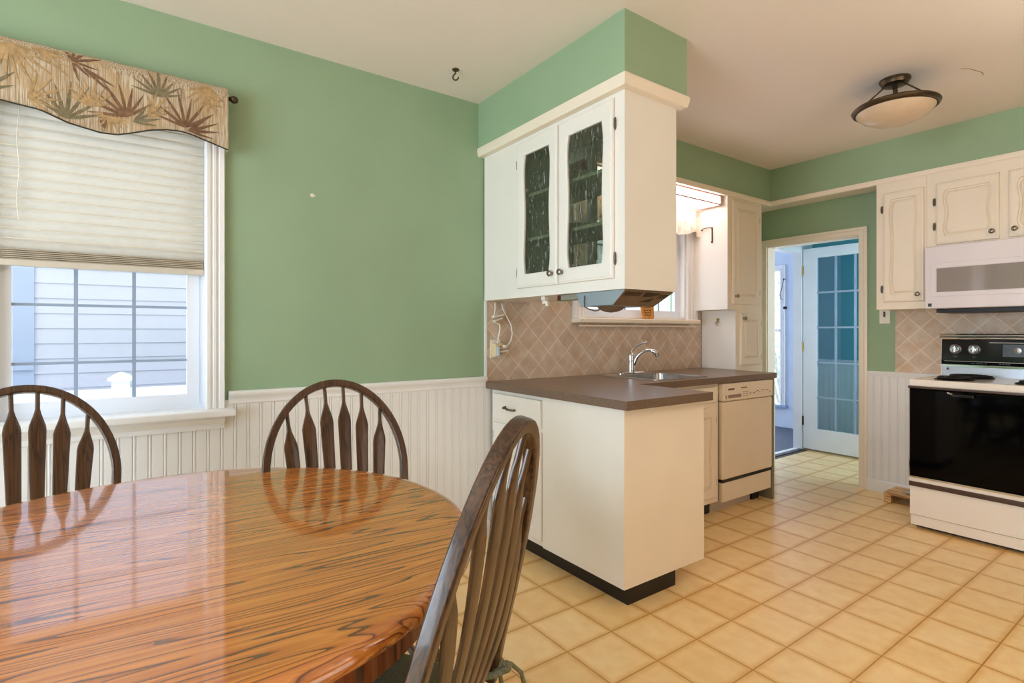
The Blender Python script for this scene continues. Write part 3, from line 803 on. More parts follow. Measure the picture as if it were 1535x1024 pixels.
knob(dr, fn(.418, .50, .017), (0,-1,0), M['pewter'])
for vv in (.07, .49): hinge(dr, fn, -.004, vv)

# countertop (one L-shaped slab with the sink cut-out)
b = MB(); zt, zb = .909, .869
SK = (.10, .575, 2.54, 3.06)
def cbox(x0, x1, y0, y1): b.box(x0, x1, y0, y1, zb, zt)
L_ = [(0.009,1.695),(1.11,1.695),(1.11,2.305),(.64,2.305),(.64,3.772),(0.009,3.772)]
hole = [(SK[0]+.02,SK[2]+.02),(SK[1]-.02,SK[2]+.02),(SK[1]-.02,SK[3]-.02),(SK[0]+.02,SK[3]-.02)]
def slab(outer, hole, z0, z1):
    # stitched top/bottom around one hole
    vs = []; fs = []
    for z in (z0, z1):
        for p_ in outer+hole: vs.append((p_[0], p_[1], z))
    no, nh = len(outer), len(hole); n_ = no+nh
    for lvl in (0, n_):
        o = lambda i: lvl+i
        h = lambda i: lvl+no+i
        fs += [(o(0), o(1), o(2), o(3), h(1), h(0)), (o(3), o(4), h(2), h(1)), (o(4), o(5), h(3), h(2)), (o(5), o(0), h(0), h(3))]
    for i in range(no): j = (i+1) % no; fs.append((i, j, n_+j, n_+i))
    for i in range(nh): j = (i+1) % nh; fs.append((no+i, no+j, n_+no+j, n_+no+i))
    return vs, fs
b.add(*slab(L_, hole, zb, zt))
ct = tag(b.build('countertop', M['counter']), 'brown laminate L-shaped countertop over the peninsula and sink run', 'countertop')

# sink
sk = thing('kitchen_sink', 'stainless steel drop-in sink in the brown countertop below the window', 'sink', (.34, 2.80, .909))
def rrect(x0, x1, y0, y1, r, z, n=6):
    pts = []
    for cx, cy, a0 in ((x1-r,y0+r,-PI/2),(x1-r,y1-r,0),(x0+r,y1-r,PI/2),(x0+r,y0+r,PI)):
        for i in range(n+1): a = a0+PI/2*i/n; pts.append((cx+r*math.cos(a), cy+r*math.sin(a), z))
    return pts
bx0, bx1, by0, by1 = .185, .545, 2.575, 3.025
b = MB(); b.rings([rrect(SK[0],SK[1],SK[2],SK[3],.03,.9095), rrect(SK[0]+.001,SK[1]-.001,SK[2]+.001,SK[3]-.001,.03,.915), rrect(SK[0]+.008,SK[1]-.008,SK[2]+.008,SK[3]-.008,.03,.916),
  rrect(bx0-.006,bx1+.006,by0-.006,by1+.006,.045,.914), rrect(bx0,bx1,by0,by1,.045,.911)], False, False); b.build('rim', M['steel'], sk)
b = MB(); b.rings([rrect(bx0,bx1,by0,by1,.045,.911), rrect(bx0+.004,bx1-.004,by0+.004,by1-.004,.05,.86), rrect(bx0+.012,bx1-.012,by0+.012,by1-.012,.06,.76), rrect(bx0+.05,bx1-.05,by0+.05,by1-.05,.06,.74)], False, True); b.build('bowl', M['steel'], sk)
b = MB(); b.lathe([(0,.002),(.03,.002),(.042,.004),(.045,0),(.045,-.004)], ((bx0+bx1)/2, 2.80, .741), n=24); b.build('drain', M['chrome'], sk)
fa = thing('kitchen_faucet', 'chrome single-lever faucet standing behind the sink bowl', 'faucet', (.14, 2.80, .915))
FX, FY = .14, 2.80
b = MB(); b.rings([rrect(FX-.028,FX+.028,FY-.125,FY+.125,.027,.9155), rrect(FX-.028,FX+.028,FY-.125,FY+.125,.027,.921), rrect(FX-.022,FX+.022,FY-.118,FY+.118,.022,.926)]); b.build('deck_plate', M['chrome'], fa)
b = MB(); b.lathe([(.028,.926),(.027,.935),(.0245,.945),(.0245,1.0),(.026,1.002),(.026,1.006),(.0245,1.008),(.0245,1.035),(.022,1.05),(.016,1.062),(0,1.066)], (FX,FY,0), n=28); b.build('body', M['chrome'], fa)
b = MB()
pts = [(FX+.01,FY+.008,.975)]
for i in range(15):
    t = i/14.; a = t*PI*.80
    r0 = .150
    px = .02+r0*(.5-.5*math.cos(a))*.95+.02*t; pz = .975+.100*math.sin(a*.88)*(1.0)
    pts.append((FX+px*.80, FY+px*.60, pz))
b.tube(pts, [.0125]*4+[.0115]*9+[.0135,.015,.0145][:3], 16); b.build('spout', M['chrome'], fa)
b = MB(); e = pts[-1]; b.cyl(e, (e[0]+.006, e[1]+.004, e[2]-.022), .0155, .014, 18); b.build('spray_head', M['nickel'], fa)
b = MB(); b.tube([(FX,FY,1.055),(FX+.004,FY+.004,1.075),(FX+.022,FY+.018,1.10),(FX+.05,FY+.04,1.118),(FX+.085,FY+.065,1.130)], [.011,.010,.008,.007,.006], 12); b.build('lever', M['chrome'], fa)

# toast-shaped plaque on the sink window sill
tp = thing('toast_plaque', 'amber toast-shaped plaque standing on the kitchen window sill', 'plaque', (.03, 3.09, 1.295))
poly = [(-.05,0),(.05,0),(.062,.012),(.062,.03),(.066,.075),(.07,.105),(.06,.125),(.04,.13),(-.04,.13),(-.06,.125),(-.07,.105),(-.066,.075),(-.064,.03),(-.062,.012)]
fn = lambda u, v, d: (.035+d-.10*v, 3.09+u, 1.2955+v)
b = MB(); b.prism(poly, fn, 0, .012); b.build('board', M['amber'], tp)
b = MB()
for v, k in ((.10,3),(.08,4),(.06,3),(.042,4),(.024,3)):
    for i in range(k):
        u = -.038+.076*i/k; b.prism([(u,v),(u+.05/k,v+.002),(u+.05/k,v+.009),(u,v+.007)], fn, .012, .0128)
b.build('lettering', M['ink'], tp)

# sink base cabinet and dishwasher
sc_ = thing('sink_cabinet', 'cream sink base cabinet with a narrow wavy door beside the dishwasher', 'cabinet', (.32, 2.7, 0))
b = MB(); b.box(.012, .600, 2.29, 2.50, .095, .867); b.box(.012, .600, 2.50, 3.115, .095, .735); b.box(.575, .600, 2.50, 3.115, .735, .867); b.build('cabinet_box', M['cream'], sc_)
b = MB(); b.box(.012, .535, 2.29, 3.115, 0, .095); b.build('toe_kick', M['black'], sc_)
for y0_ in (2.31, 2.70):
    fn = F_side(.600, y0_, .13); B, ring = door_panel(fn, .375, .585, .018, .055, .06, .010); d = B.build('door', M['cream'], sc_)
    for vv in (.10, .50): hinge(d, fn, .375+.004 if y0_ > 2.5 else -.004, vv)
    knob(d, fn(.03 if y0_ > 2.5 else .345, .53, .017), (1,0,0))
b = MB(); b.box(.600, .616, 2.31, 3.075, .745, .845, .004); b.build('false_drawer_front', M['cream'], sc_)

dw = thing('dishwasher', 'white built-in dishwasher with a printed control strip under the counter', 'dishwasher', (.32, 3.43, 0))
b = MB(); b.box(.03, .585, 3.125, 3.735, .10, .866); b.build('tub', M['dw'], dw)
b = MB(); b.box(.585, .628, 3.128, 3.732, .232, .742, .012, seg=3); b.build('door_panel', M['dw'], dw)
b = MB(); b.box(.585, .634, 3.128, 3.732, .745, .864, .008, seg=3)
cp = b.build('control_panel', M['dw'], dw)
b = MB(); b.box(.30, .598, 3.1155, 3.1245, .10, .80); b.build('side_gap_shade', M['black'], dw)  # black strip standing in for the shade in the gap beside the dishwasher
b = MB(); fp = F_side(.634, 3.128, .745)
def rect(u0, u1, v0, v1): return [(u0,v0),(u1,v0),(u1,v1),(u0,v1)]
b.prism(rect(.05,.12,.072,.084), fp, 0, .0008); b.prism(rect(.20,.27,.078,.086), fp, 0, .0008)
for u, v, w__, h__ in ((.345,.034,.02,.006),(.37,.04,.016,.005),(.395,.046,.02,.006),(.42,.038,.014,.004),(.445,.048,.05,.004),(.51,.046,.03,.005),(.31,.03,.008,.016),(.55,.034,.018,.005)):
    b.prism(rect(u,u+w__,v,v+h__), fp, 0, .0008)
for i in range(4):
    for j in range(3): b.prism(rect(.225+i*.016,.233+i*.016,.024+j*.013,.029+j*.013), fp, 0, .0008)
b.build('lettering', plain('brown_print', (120, 96, 76), .5), cp)
b = MB(); b.prism(rect(.05,.20,.020,.042), fp, 0, .0009); b.prism(rect(.02,.032,.018,.042), fp, 0, .0009); b.build('display_strip', plain('mauve_strip', (150, 122, 110), .3), cp)
b = MB(); b.box(.585, .624, 3.132, 3.728, .214, .230); b.build('seal_gap', M['black'], dw)
b = MB(); b.box(.585, .622, 3.132, 3.728, .085, .213, .006); b.build('lower_panel', M['dw'], dw)
b = MB(); b.box(.50, .535, 3.13, 3.60, .0, .10); b.build('kick_plate', plain('grey_white_kick', (196, 186, 172), .5), dw)
b = MB(); b.box(.50, .545, 3.61, 3.70, .0, .09); b.build('foot', M['black'], dw)
ep = MB().box(.012, .622, 3.740, 3.768, .0, .867, .001).build('counter_end_panel', plain('grey_green_end', (128, 124, 100), .5))
tag(ep, 'narrow upright panel closing the counter run right of the dishwasher', 'panel')

# ------------------------------------------------------------------ tall cabinets right of the sink
tc = thing('tall_wall_cabinet', 'cream wall cabinet with one door hung right of the sink window', 'cabinet', (.15, 3.92, 1.372))
b = MB(); b.box(.012, .305, 3.69, 4.16, 1.372, 2.262); b.build('cabinet_box', M['cream'], tc)
b = MB(); b.box(.012, .3055, 3.684, 3.6898, 1.372, 2.262, .001); b.build('side_panel', M['cabwhite'], tc)
fn = F_side(.305, 3.735, 1.415); B, ring = door_panel(fn, .375, .80, .018, .05, .06, .006); d = B.build('door', M['cream'], tc)
knob(d, fn(.03, .06, .017), (1,0,0), M['nickel'])
for vv in (.10, .68): hinge(d, fn, .381, vv)
pa = thing('pantry_cabinet', 'cream cabinet with a flat white side standing under the tall wall cabinet', 'cabinet', (.15, 3.96, 0))
b = MB(); b.box(.012, .312, 3.785, 4.16, .0, 1.3715); b.build('cabinet_box', M['cream'], pa)
b = MB(); b.box(.012, .3125, 3.779, 3.7848, .911, 1.3712, .001); b.build('side_panel', M['cabwhite'], pa)
fn = F_side(.312, 3.83, .94); B, ring = door_panel(fn, .29, .405, .018, .045, .05, .005); d = B.build('door', M['cream'], pa)
knob(d, fn(.028, .365, .017), (1,0,0), M['nickel'])
for vv in (.06, .33): hinge(d, fn, .295, vv)
bk = thing('swing_bracket', 'thin black metal arm screwed to the side of the tall wall cabinet', 'bracket', (.13, 3.684, 2.0))
b = MB(); b.tube([(.085,3.67,2.004),(.10,3.668,2.014),(.13,3.668,2.016),(.175,3.672,2.013)], .0035, 8); b.tube([(.085,3.67,2.004),(.092,3.67,2.000),(.10,3.67,2.003)], .003, 8); b.build('arm', M['bronze'], bk)
b = MB(); b.box(.172, .182, 3.676, 3.6835, 1.895, 2.016, .002); b.ball((.177,3.674,1.90), .007, 6); b.ball((.177,3.674,2.008), .006, 6); b.build('mount', M['bronze'], bk)
b = MB(); b.cyl((.165,3.778,1.30),(.165,3.766,1.30), .009); b.tube([(.165,3.768,1.30),(.165,3.762,1.285),(.167,3.757,1.262),(.17,3.752,1.25),(.171,3.748,1.258)], .0032, 8); b.tube([(.165,3.768,1.29),(.152,3.760,1.272),(.146,3.754,1.262)], .003, 8); b.tube([(.165,3.768,1.29),(.18,3.760,1.276)], .003, 8)
tag(b.build('hanging_hook', plain('brass_hook', (150, 130, 70), .35, .9)), 'little brass hook on the white side of the lower tall cabinet', 'hook')

# ------------------------------------------------------------------ door casing to hall
fnf = F_front(0, YF, 0)
b = MB(); pr = [(0,0),(0,.012),(.008,.016),(.045,.016),(.052,.022),(.066,.024),(.08,.02),(.08,0)]
pr = [(a*.64, d) for a, d in pr]
pr2 = [(a/.64, d) for a, d in pr]
def csg(B, u0, u1, v1, pr):
    B.rings([[fnf(u0-a, 0, d) for a, d in pr], [fnf(u0-a, v1+a, d) for a, d in pr], [fnf(u1+a, v1+a, d) for a, d in pr], [fnf(u1+a, 0, d) for a, d in pr]])
csg(b, D[0]+.004, D[1]-.004, D[2]-.004, [(a*.72, d) for a, d in pr2])
b.box(D[0], D[0]+.012, YF, YF+.12, 0, D[2]); b.box(D[1]-.012, D[1], YF, YF+.12, 0, D[2]); b.box(D[0]+.012, D[1]-.012, YF, YF+.12, D[2]-.012, D[2])
struct(b.build('door_1', M['cream']))

# hall beyond
w = MB(); w.box(-.14, XR, 5.80, 5.92, 0, H); struct(w.build('wall_hall_end', M['teal']))
beadboard('wall_wainscot_hall', -.05, 1.4, 0, .88, lambda a, z, d: (a, 5.80-d, z), mat=M['bead'])
mould('trim_7', (-.05, 5.80, .86), (1.4, 5.80, .86), (0,-1), railp)
w = MB(); w.box(1.4, 1.5, YF+.12, 5.80, 0, H); struct(w.build('wall_hall_right', M['teal']))
w = MB(); w.box(-.14, -.07, 4.70, 4.78, 0, H); w.box(-.14, -.07, 5.66, 5.80, 0, H); w.box(-.14, -.07, 4.78, 5.66, 2.06, H); struct(w.build('wall_hall_left', M['hallwhite']))
w = MB(); w.box(-.14, 1.5, YF+.12, 5.80, 2.25, 2.30); struct(w.build('ceiling_hall', M['teal']))
b = MB(); b.box(-.14, -.055, 5.545, 5.66, 0, 2.06, .003); b.box(-.14, -.055, 4.78, 4.84, 0, 2.06, .003); b.box(-.14, -.056, 4.841, 5.544, 2.0, 2.0595, .003); b.box(-.14,-.06,4.84,5.545,.0,.006); struct(b.build('door_2', M['hallwhite']))
# french door
fd = struct(MB().box(-.046, .726, 5.560, 5.598, .02, .23, .002).box(-.046, .726, 5.560, 5.598, 1.94, 2.04, .002).box(-.046, .085, 5.5601, 5.5979, .20, 1.94).box(.600, .726, 5.5601, 5.5979, .20, 1.94).build('door_3', M['hallwhite']))
b = MB(); b.box(.085, .600, 5.577, 5.581, .20, 1.94); b.build('pane', M['doorglass'], fd)
b = MB()
for k in (1, 2): xx = .085+.515*k/3; b.box(xx-.009, xx+.009, 5.566, 5.592, .20, 1.94, .002)
for k in (1, 2, 3, 4): zz = .20+1.74*k/5; b.box(.085, .600, 5.5665, 5.5915, zz-.009, zz+.009, .002)
b.build('glazing_bars', plain('blue_grey_bars', (150, 170, 188), .4), fd)
for zz in (.30, 1.05, 1.82):
    b = MB(); b.box(-.054, -.040, 5.552, 5.562, zz-.045, zz+.045, .001); b.cyl((-.048,5.552,zz-.045),(-.048,5.552,zz+.045), .005, n=10); b.build('hinge', M['bronze'] if zz < .5 else plain('brass', (190, 160, 90), .3, .8), fd)
b = MB(); b.box(-.060, .0, 4.84, 5.545, .0, .004); b.box(-.08, -.03, 4.84, 5.545, .004, .012, .002); struct(b.build('trim_8', plain('dark_threshold', (60, 56, 56), .5)))
# porch
struct(MB().box(-2.6, -.14, 4.60, 7.0, -.05, -.0).build('floor_porch', M['darkfloor']))
PX0, PX1, PZ0, PZ1 = -1.30, -.865, .28, 1.97
w = MB(); YP = 6.67
w.box(-2.6, PX0, YP, YP+.1, 0, 2.4); w.box(PX1, .0, YP, YP+.1, 0, 2.4); w.box(PX0, PX1, YP, YP+.1, 0, PZ0); w.box(PX0, PX1, YP, YP+.1, PZ1, 2.4)
struct(w.build('wall_porch_end', plain('pale_blue_porch', (206, 220, 240), .5)))
struct(MB().box(-2.6, -.15, 4.60, 4.64, -.05, 2.42).build('wall_porch_front', M['snow']))
struct(MB().box(-.14, -.07, 5.92, 6.67, 0, 2.4).build('wall_porch_right', M['hallwhite']))
struct(MB().box(-2.6, -.14, 4.6, 6.9, 2.36, 2.42).build('ceiling_porch', plain('porch_ceiling', (214, 224, 238), .6)))
b = MB(); fpz = lambda u, v, d: (u, YP-d, v)
b.rings([[fpz(PX0-a, PZ0, d) for a, d in casing_prof(.07)], [fpz(PX0-a, PZ1+a, d) for a, d in casing_prof(.07)], [fpz(PX1+a, PZ1+a, d) for a, d in casing_prof(.07)], [fpz(PX1+a, PZ0, d) for a, d in casing_prof(.07)]])
win3 = struct(b.build('window_3', M['hallwhite']))
b = MB(); b.box(PX0-.1, PX1+.09, YP-.05, YP, PZ0-.035, PZ0, .006); b.build('window_sill', plain('blue_grey_sill', (150, 172, 204), .4), win3)
b = MB(); b.box(PX0, PX1, YP+.03, YP+.06, 1.20, 1.235); b.box(PX0, PX0+.03, YP+.03, YP+.06, PZ0, PZ1); b.box(PX1-.03, PX1, YP+.03, YP+.06, PZ0, PZ1); b.build('window_sash', M['vinyl'], win3)
b = MB(); b.box(PX0, PX1, YP+.043, YP+.046, PZ0, PZ1); b.build('pane', M['glass'], win3)
wl = [( -.80,6.62,1.86),(-.80,6.60,1.80),(-.815,6.60,1.73),(-.835,6.60,1.68),(-.83,6.60,1.62),(-.80,6.60,1.60)]
b = MB(); b.tube(wl, .004, 8); b.cyl((-.80,6.67,1.86),(-.80,6.61,1.86), .006)
tag(b.build('wire_loop', M['iron']), 'dark wire loop hanging by the porch window', 'wire')
b = MB(); b.cyl((-.80,6.668,1.50),(-.80,6.64,1.50), .018); tag(b.build('porch_knob', M['iron']), 'dark round knob on the porch wall beside the window', 'knob')

# ------------------------------------------------------------------ far wall cabinets, microwave, range
def far_cab(name, label, x0, x1, z0, doors, group=None):
    t = thing(name, label, 'cabinet', ((x0+x1)/2, 4.42, z0), group)
    b = MB(); b.box(x0, x1, 4.272, 4.571, z0, 2.236, .001); b.build('cabinet_box', M['cream'], t)
    for (a, c, z_0, z_1, kside, am, mu) in doors:
        fn = F_front(a, 4.272, z_0); B, ring = door_panel(fn, c-a, z_1-z_0, .018, mu, .05, am)
        d = B.build('door', M['cream'], t)
        knob(d, fn((c-a)-.03 if kside else .03, .045, .017), (0,-1,0), M['nickel'])
        for vv in ((.09, (z_1-z_0)-.11) if z_1-z_0 > .5 else (.12, .28)): hinge(d, fn, -.008 if kside else (c-a)+.008, vv)
    return t
far_cab('wall_cabinet', 'narrow tall cream wall cabinet left of the microwave', 1.085, 1.377, 1.357, [(1.132, 1.366, 1.408, 2.163, True, .010, .042)])
far_cab('wall_cabinet', 'wide short cream wall cabinet directly above the microwave', 1.378, 2.165, 1.752, [(1.431, 1.742, 1.768, 2.166, True, .014, .045), (1.785, 2.096, 1.768, 2.166, False, .014, .045)])
mw = thing('microwave', 'white over-the-range microwave under the short wall cabinet', 'microwave', (1.78, 4.39, 1.345))
b = MB(); b.box(1.392, 2.165, 4.20, 4.571, 1.350, 1.751, .004); b.build('case', M['mw'], mw)
b = MB(); b.box(1.396, 2.0, 4.178, 4.1995, 1.352, 1.748, .006); dd = b.build('door', M['mw'], mw)
b = MB()
for r in (rect(1.42,1.95,1.412,1.655),): pass
fm = F_front(0, 4.178, 0)
b.rings([[fm(u, v, .0004) for u, v in rect(1.424,1.97,1.425,1.640)], [fm(u, v, .0035) for u, v in rect(1.428,1.966,1.429,1.636)], [fm(u, v, .0035) for u, v in rect(1.455,1.94,1.452,1.608)], [fm(u, v, .0004) for u, v in rect(1.458,1.937,1.455,1.605)]], False, False)
b.build('window_frame', M['mw'], dd)
b = MB(); b.prism(rect(1.458,1.937,1.455,1.605), fm, .0003, .0012); b.build('window', M['mwglass'], dd)
b = MB(); b.prism(rect(1.412,1.432,1.364,1.384), fm, .0002, .001); b.build('badge', M['greypanel'], dd)
b = MB(); b.box(2.003, 2.163, 4.182, 4.1995, 1.352, 1.748, .004); b.build('keypad', M['mw'], mw)
b = MB(); b.box(1.44, 2.14, 4.23, 4.56, 1.325, 1.3495, .003); b.build('vent_grille', M['black'], mw)

rg = thing('range_stove', 'white electric range with black oven door and coil burners', 'stove', (1.78, 4.2, 0))
RX0, RX1, RY = 1.400, 2.160, 3.905
b = MB(); b.box(RX0+.004, RX1-.004, RY+.028, 4.55, .035, .868, .002); b.build('body', M['appliance'], rg)
b = MB(); b.box(RX0+.02, RX1-.02, RY+.05, 4.5, .0, .035); b.build('plinth', M['black'], rg)
b = MB(); b.box(RX0, RX1, RY-.012, 4.53, .868, .912, .010, seg=3); ck = b.build('cooktop', M['appliance'], rg)
b = MB(); b.box(RX0-.003, RX1+.003, RY-.020, RY+.03, .858, .871, .003); b.build('trim_strip', M['brownstrip'], rg)
b = MB(); b.box(RX0+.006, RX1-.006, RY-.018, RY+.026, .322, .856, .008, seg=3); od = b.build('oven_door', M['ovenglass'], rg)
b = MB(); b.box(RX0+.003, RX0+.008, RY-.02, RY+.026, .318, .857); b.box(RX1-.008, RX1-.003, RY-.02, RY+.026, .318, .857); b.box(RX0+.003, RX1-.003, RY-.021, RY+.026, .312, .323, .002); b.build('chrome_edging', M['chrome'], od)
b = MB(); b.box(1.62, 1.72, RY-.048, RY-.036, .824, .842, .004); b.box(1.622, 1.634, RY-.038, RY-.017, .826, .840); b.box(1.706, 1.718, RY-.038, RY-.017, .826, .840); b.build('latch_handle', M['blackgloss'], od)
b = MB(); b.tube([(1.595,RY-.019,.845),(1.60,RY-.026,.843),(1.62,RY-.028,.838)], .006, 10); b.build('latch_button', M['chrome'], od)
b = MB(); b.box(RX0+.004, RX1-.004, RY-.016, RY+.026, .288, .312, .004); b.build('vent_trim', M['appliance'], rg)
b = MB(); b.box(RX0+.002, RX1-.002, RY-.020, RY+.026, .260, .288, .004); b.build('drawer_pull_strip', M['brownstrip'], rg)
b = MB(); b.box(RX0+.004, RX1-.004, RY-.010, RY+.026, .085, .260, .004); b.build('storage_drawer', M['appliance'], rg)
b = MB(); b.box(RX0+.006, RX1-.006, RY-.004, RY+.026, .022, .083, .003); b.build('lower_panel', M['appliance'], rg)
for cx, cy, r in ((1.585,4.035,.085),(1.60,4.28,.105),(1.975,4.035,.105),(1.96,4.28,.085)):
    b = MB(); b.lathe([(r*.2,.914),(r*.9,.912),(r*1.08,.9125),(r*1.14,.917),(r*1.06,.919)], (cx,cy,0), n=40); bn = b.build('burner', M['iron'], rg)
    b = MB(); pts = []
    for i in range(170):
        t = i/169.; a = t*2*PI*4; rr = r*(.22+.78*t); pts.append((cx+rr*math.cos(a), cy+rr*math.sin(a), .926))
    b.tube(pts, .0058, 8); b.build('coil', M['iron'], bn)
BY = 4.455
b = MB(); b.hexa([(RX0,BY,.90),(RX1,BY,.90),(RX1,4.565,.90),(RX0,4.565,.90),(RX0,BY+.02,1.185),(RX1,BY+.02,1.185),(RX1,4.565,1.185),(RX0,4.565,1.185)]); bg = b.build('backguard', M['appliance'], rg)
fb = lambda u, v, d: (u, BY+.02*((v-.90)/.285)-d, v)
b = MB(); b.prism(rect(RX0+.004,RX1-.004,1.010,1.150), fb, .001, .006); b.build('control_panel', M['blackgloss'], bg)
b = MB(); b.prism(rect(RX0+.004,RX1-.004,.985,1.010), fb, .001, .007); b.build('lower_strip', M['ovenglass'], bg)
b = MB(); b.prism(rect(RX0-.004,RX1+.004,.972,.982), fb, .0, .009); b.tube([(RX0-.008,BY+.006,1.160),(RX1+.008,BY+.006,1.160)], .010, 16); b.tube([(RX0-.008,BY+.010,1.180),(RX1+.008,BY+.010,1.180)], .009, 16); b.build('chrome_trim', M['chrome'], bg)
b = MB(); b.prism(rect(RX0+.008,RX1-.008,.906,.970), fb, .0004, .003); b.build('splash_strip', plain('satin_aluminium', (206, 212, 226), .22, .5), bg)
b = MB(); b.lathe([(.008,0),(.008,.003),(0,.004)], fb(1.44,.955,.003), (0,-1,0), 16); b.build('badge', M['greypanel'], bg)
for kx in (1.478, 1.575, 1.985, 2.082):
    b = MB(); b.lathe([(.033,0),(.033,.004),(.029,.006),(.027,.006),(.024,.004),(0,.004)], fb(kx,1.086,.006), (0,-1,0), 28); kd = b.build('knob', plain('dial_ring', (120, 116, 112), .25, .8), bg)
    b = MB(); b.lathe([(.019,.004),(.018,.022),(.015,.025),(0,.026)], fb(kx,1.086,.006), (0,-1,0), 24); b.box(kx-.004, kx+.004, BY-.026, BY-.004, 1.066, 1.108, .002); b.build('knob_cap', M['chrome'], kd)
    b = MB(); b.prism(rect(kx-.009,kx+.009,1.036,1.041), fb, .006, .0065); b.build('mark', M['greypanel'], kd)
b = MB(); b.prism(rect(1.715,1.90,1.045,1.122), fb, .006, .0085); cl = b.build('clock_panel', M['greypanel'], bg)
for u in (1.785, 1.855):
    b = MB(); b.lathe([(.018,0),(.018,.003),(.008,.004),(.007,.014),(0,.015)], fb(u,1.084,.0085), (0,-1,0), 20); b.build('timer_dial', M['nickel'], cl)
b = MB(); b.prism(rect(1.65,1.89,1.130,1.134), fb, .006, .0068); b.prism(rect(RX0+.02,RX1-.02,1.006,1.009), fb, .006, .0085); b.build('pinstripe', M['nickel'], bg)
b = MB()
for i, u in enumerate((1.56,1.572,1.588,1.60,1.612,1.63,1.70,1.715,1.73,1.742)): b.prism(rect(u,u+.009,.994,.999), fb, .007, .0076)
b.build('lettering', M['greypanel'], bg)

# pet feeder by the range
pf = thing('feeder_stand', 'low pine stand on the floor beside the range', 'stand', (1.27, 4.43, 0))
b = MB(); b.box(1.110, 1.395, 4.325, 4.552, .055, .073, .002); b.build('top_board', M['pine'], pf)
for x0 in (1.110, 1.335):
    b = MB(); b.box(x0, x0+.045, 4.325, 4.545, 0, .055, .003); b.build('leg', M['pine'], pf)
b = MB(); c = (1.275,4.42,.0735); b.lathe([(.03,.0),(.06,.003),(.067,.009),(.066,.013),(.055,.007),(0,.003)], c, n=32)
tag(b.build('pet_bowl', M['steel']), 'shallow steel pet bowl resting on the low pine stand', 'bowl')

# light switch
sw = thing('light_switch', 'white light switch plate on the green wall below the narrow cabinet', 'switch', (1.03, YF, 1.31))
b = MB(); b.box(.993, 1.062, YF-.006, YF, 1.262, 1.378, .002); b.build('plate', M['plug'], sw)
b = MB(); b.box(1.022, 1.033, YF-.016, YF-.005, 1.312, 1.352, .002); b.build('toggle', plain('brown_toggle', (70, 50, 36), .4), sw)

# ------------------------------------------------------------------ ceiling light, hook, wall plug
LX, LY, LZ = 1.535, 3.285, 2.382
cl = thing('ceiling_light', 'semi-flush ceiling light with a shallow alabaster bowl on three rods', 'ceiling light', (LX, LY, H))
b = MB(); b.lathe([(0,-.034),(.045,-.034),(.060,-.028),(.066,-.014),(.070,-.010),(.070,0)], (LX,LY,H), n=36); b.build('canopy', M['bronze'], cl)
for k in range(3):
    a = math.radians(-20+120*k); b = MB(); b.cyl((LX+.04*math.cos(a),LY+.04*math.sin(a),H-.03),(LX+.165*math.cos(a),LY+.165*math.sin(a),LZ+.012), .004, n=10); b.build('rod', M['bronze'], cl)
b = MB(); b.lathe([(.010,-.034),(.012,-.05),(.008,-.055),(.008,-.085),(.014,-.09),(.014,-.115),(0,-.118)], (LX,LY,H), n=16); b.build('stem', M['bronze'], cl)
b = MB(); b.lathe([(.180,LZ-.012),(.190,LZ-.006),(.196,LZ+.006),(.190,LZ+.014),(.178,LZ+.008),(.178,LZ-.008),(.180,LZ-.012)], (LX,LY,0), n=64); b.build('rim', M['bronze'], cl)
b = MB(); R_ = .182
b.lathe([(R_,LZ),(R_*.94,LZ-.020),(R_*.82,LZ-.042),(R_*.62,LZ-.062),(R_*.38,LZ-.075),(R_*.15,LZ-.081),(0,LZ-.082),(0,LZ-.078),(R_*.38,LZ-.071),(R_*.62,LZ-.058),(R_*.81,LZ-.038),(R_*.92,LZ-.018),(R_*.975,LZ)], (LX,LY,0), n=64); b.build('bowl', M['alabaster'], cl)
hk = thing('ceiling_hook', 'dark metal swag hook screwed into the dining ceiling', 'hook', (.285, 1.337, H))
b = MB(); b.lathe([(0,-.010),(.008,-.010),(.017,-.006),(.018,0)], (.285,1.337,H), n=20); b.build('base', M['bronze'], hk)
b = MB(); pts = [(.285,1.337,H-.008),(.284,1.336,H-.022)]
for i in range(11):
    a = PI*.75+i/10*PI*1.25; pts.append((.285+.015*math.cos(a)*.7, 1.337+.015*math.cos(a)*.7, H-.040+.015*math.sin(a)))
b.tube(pts, .0038, 10); b.build('hook', M['bronze'], hk)
b = MB(); b.lathe([(.006,0),(.010,.001),(.009,.003),(.004,.004),(0,.003)], (0,.706,1.862), (1,0,0), 14); b.box(0, .003, .712, .720, 1.858, 1.866, .001)
tag(b.build('wall_plug', M['plug']), 'tiny white plastic plug left in the green wall', 'wall plug')
b = MB(); pts = [(1.70+.0*i, 0, 0) for i in range(2)]
crk = [(1.775,3.42),(1.80,3.455),(1.812,3.50),(1.826,3.56),(1.822,3.60)]
b.sweep([(x, y, H-.0006) for x, y in crk], [(.0004,-.0016),(.0004,.0016),(-.0004,.0016),(-.0004,-.0016)], (0,0,1))
struct(b.build('ceiling_crack', plain('crack_line', (150, 116, 84), .9)))

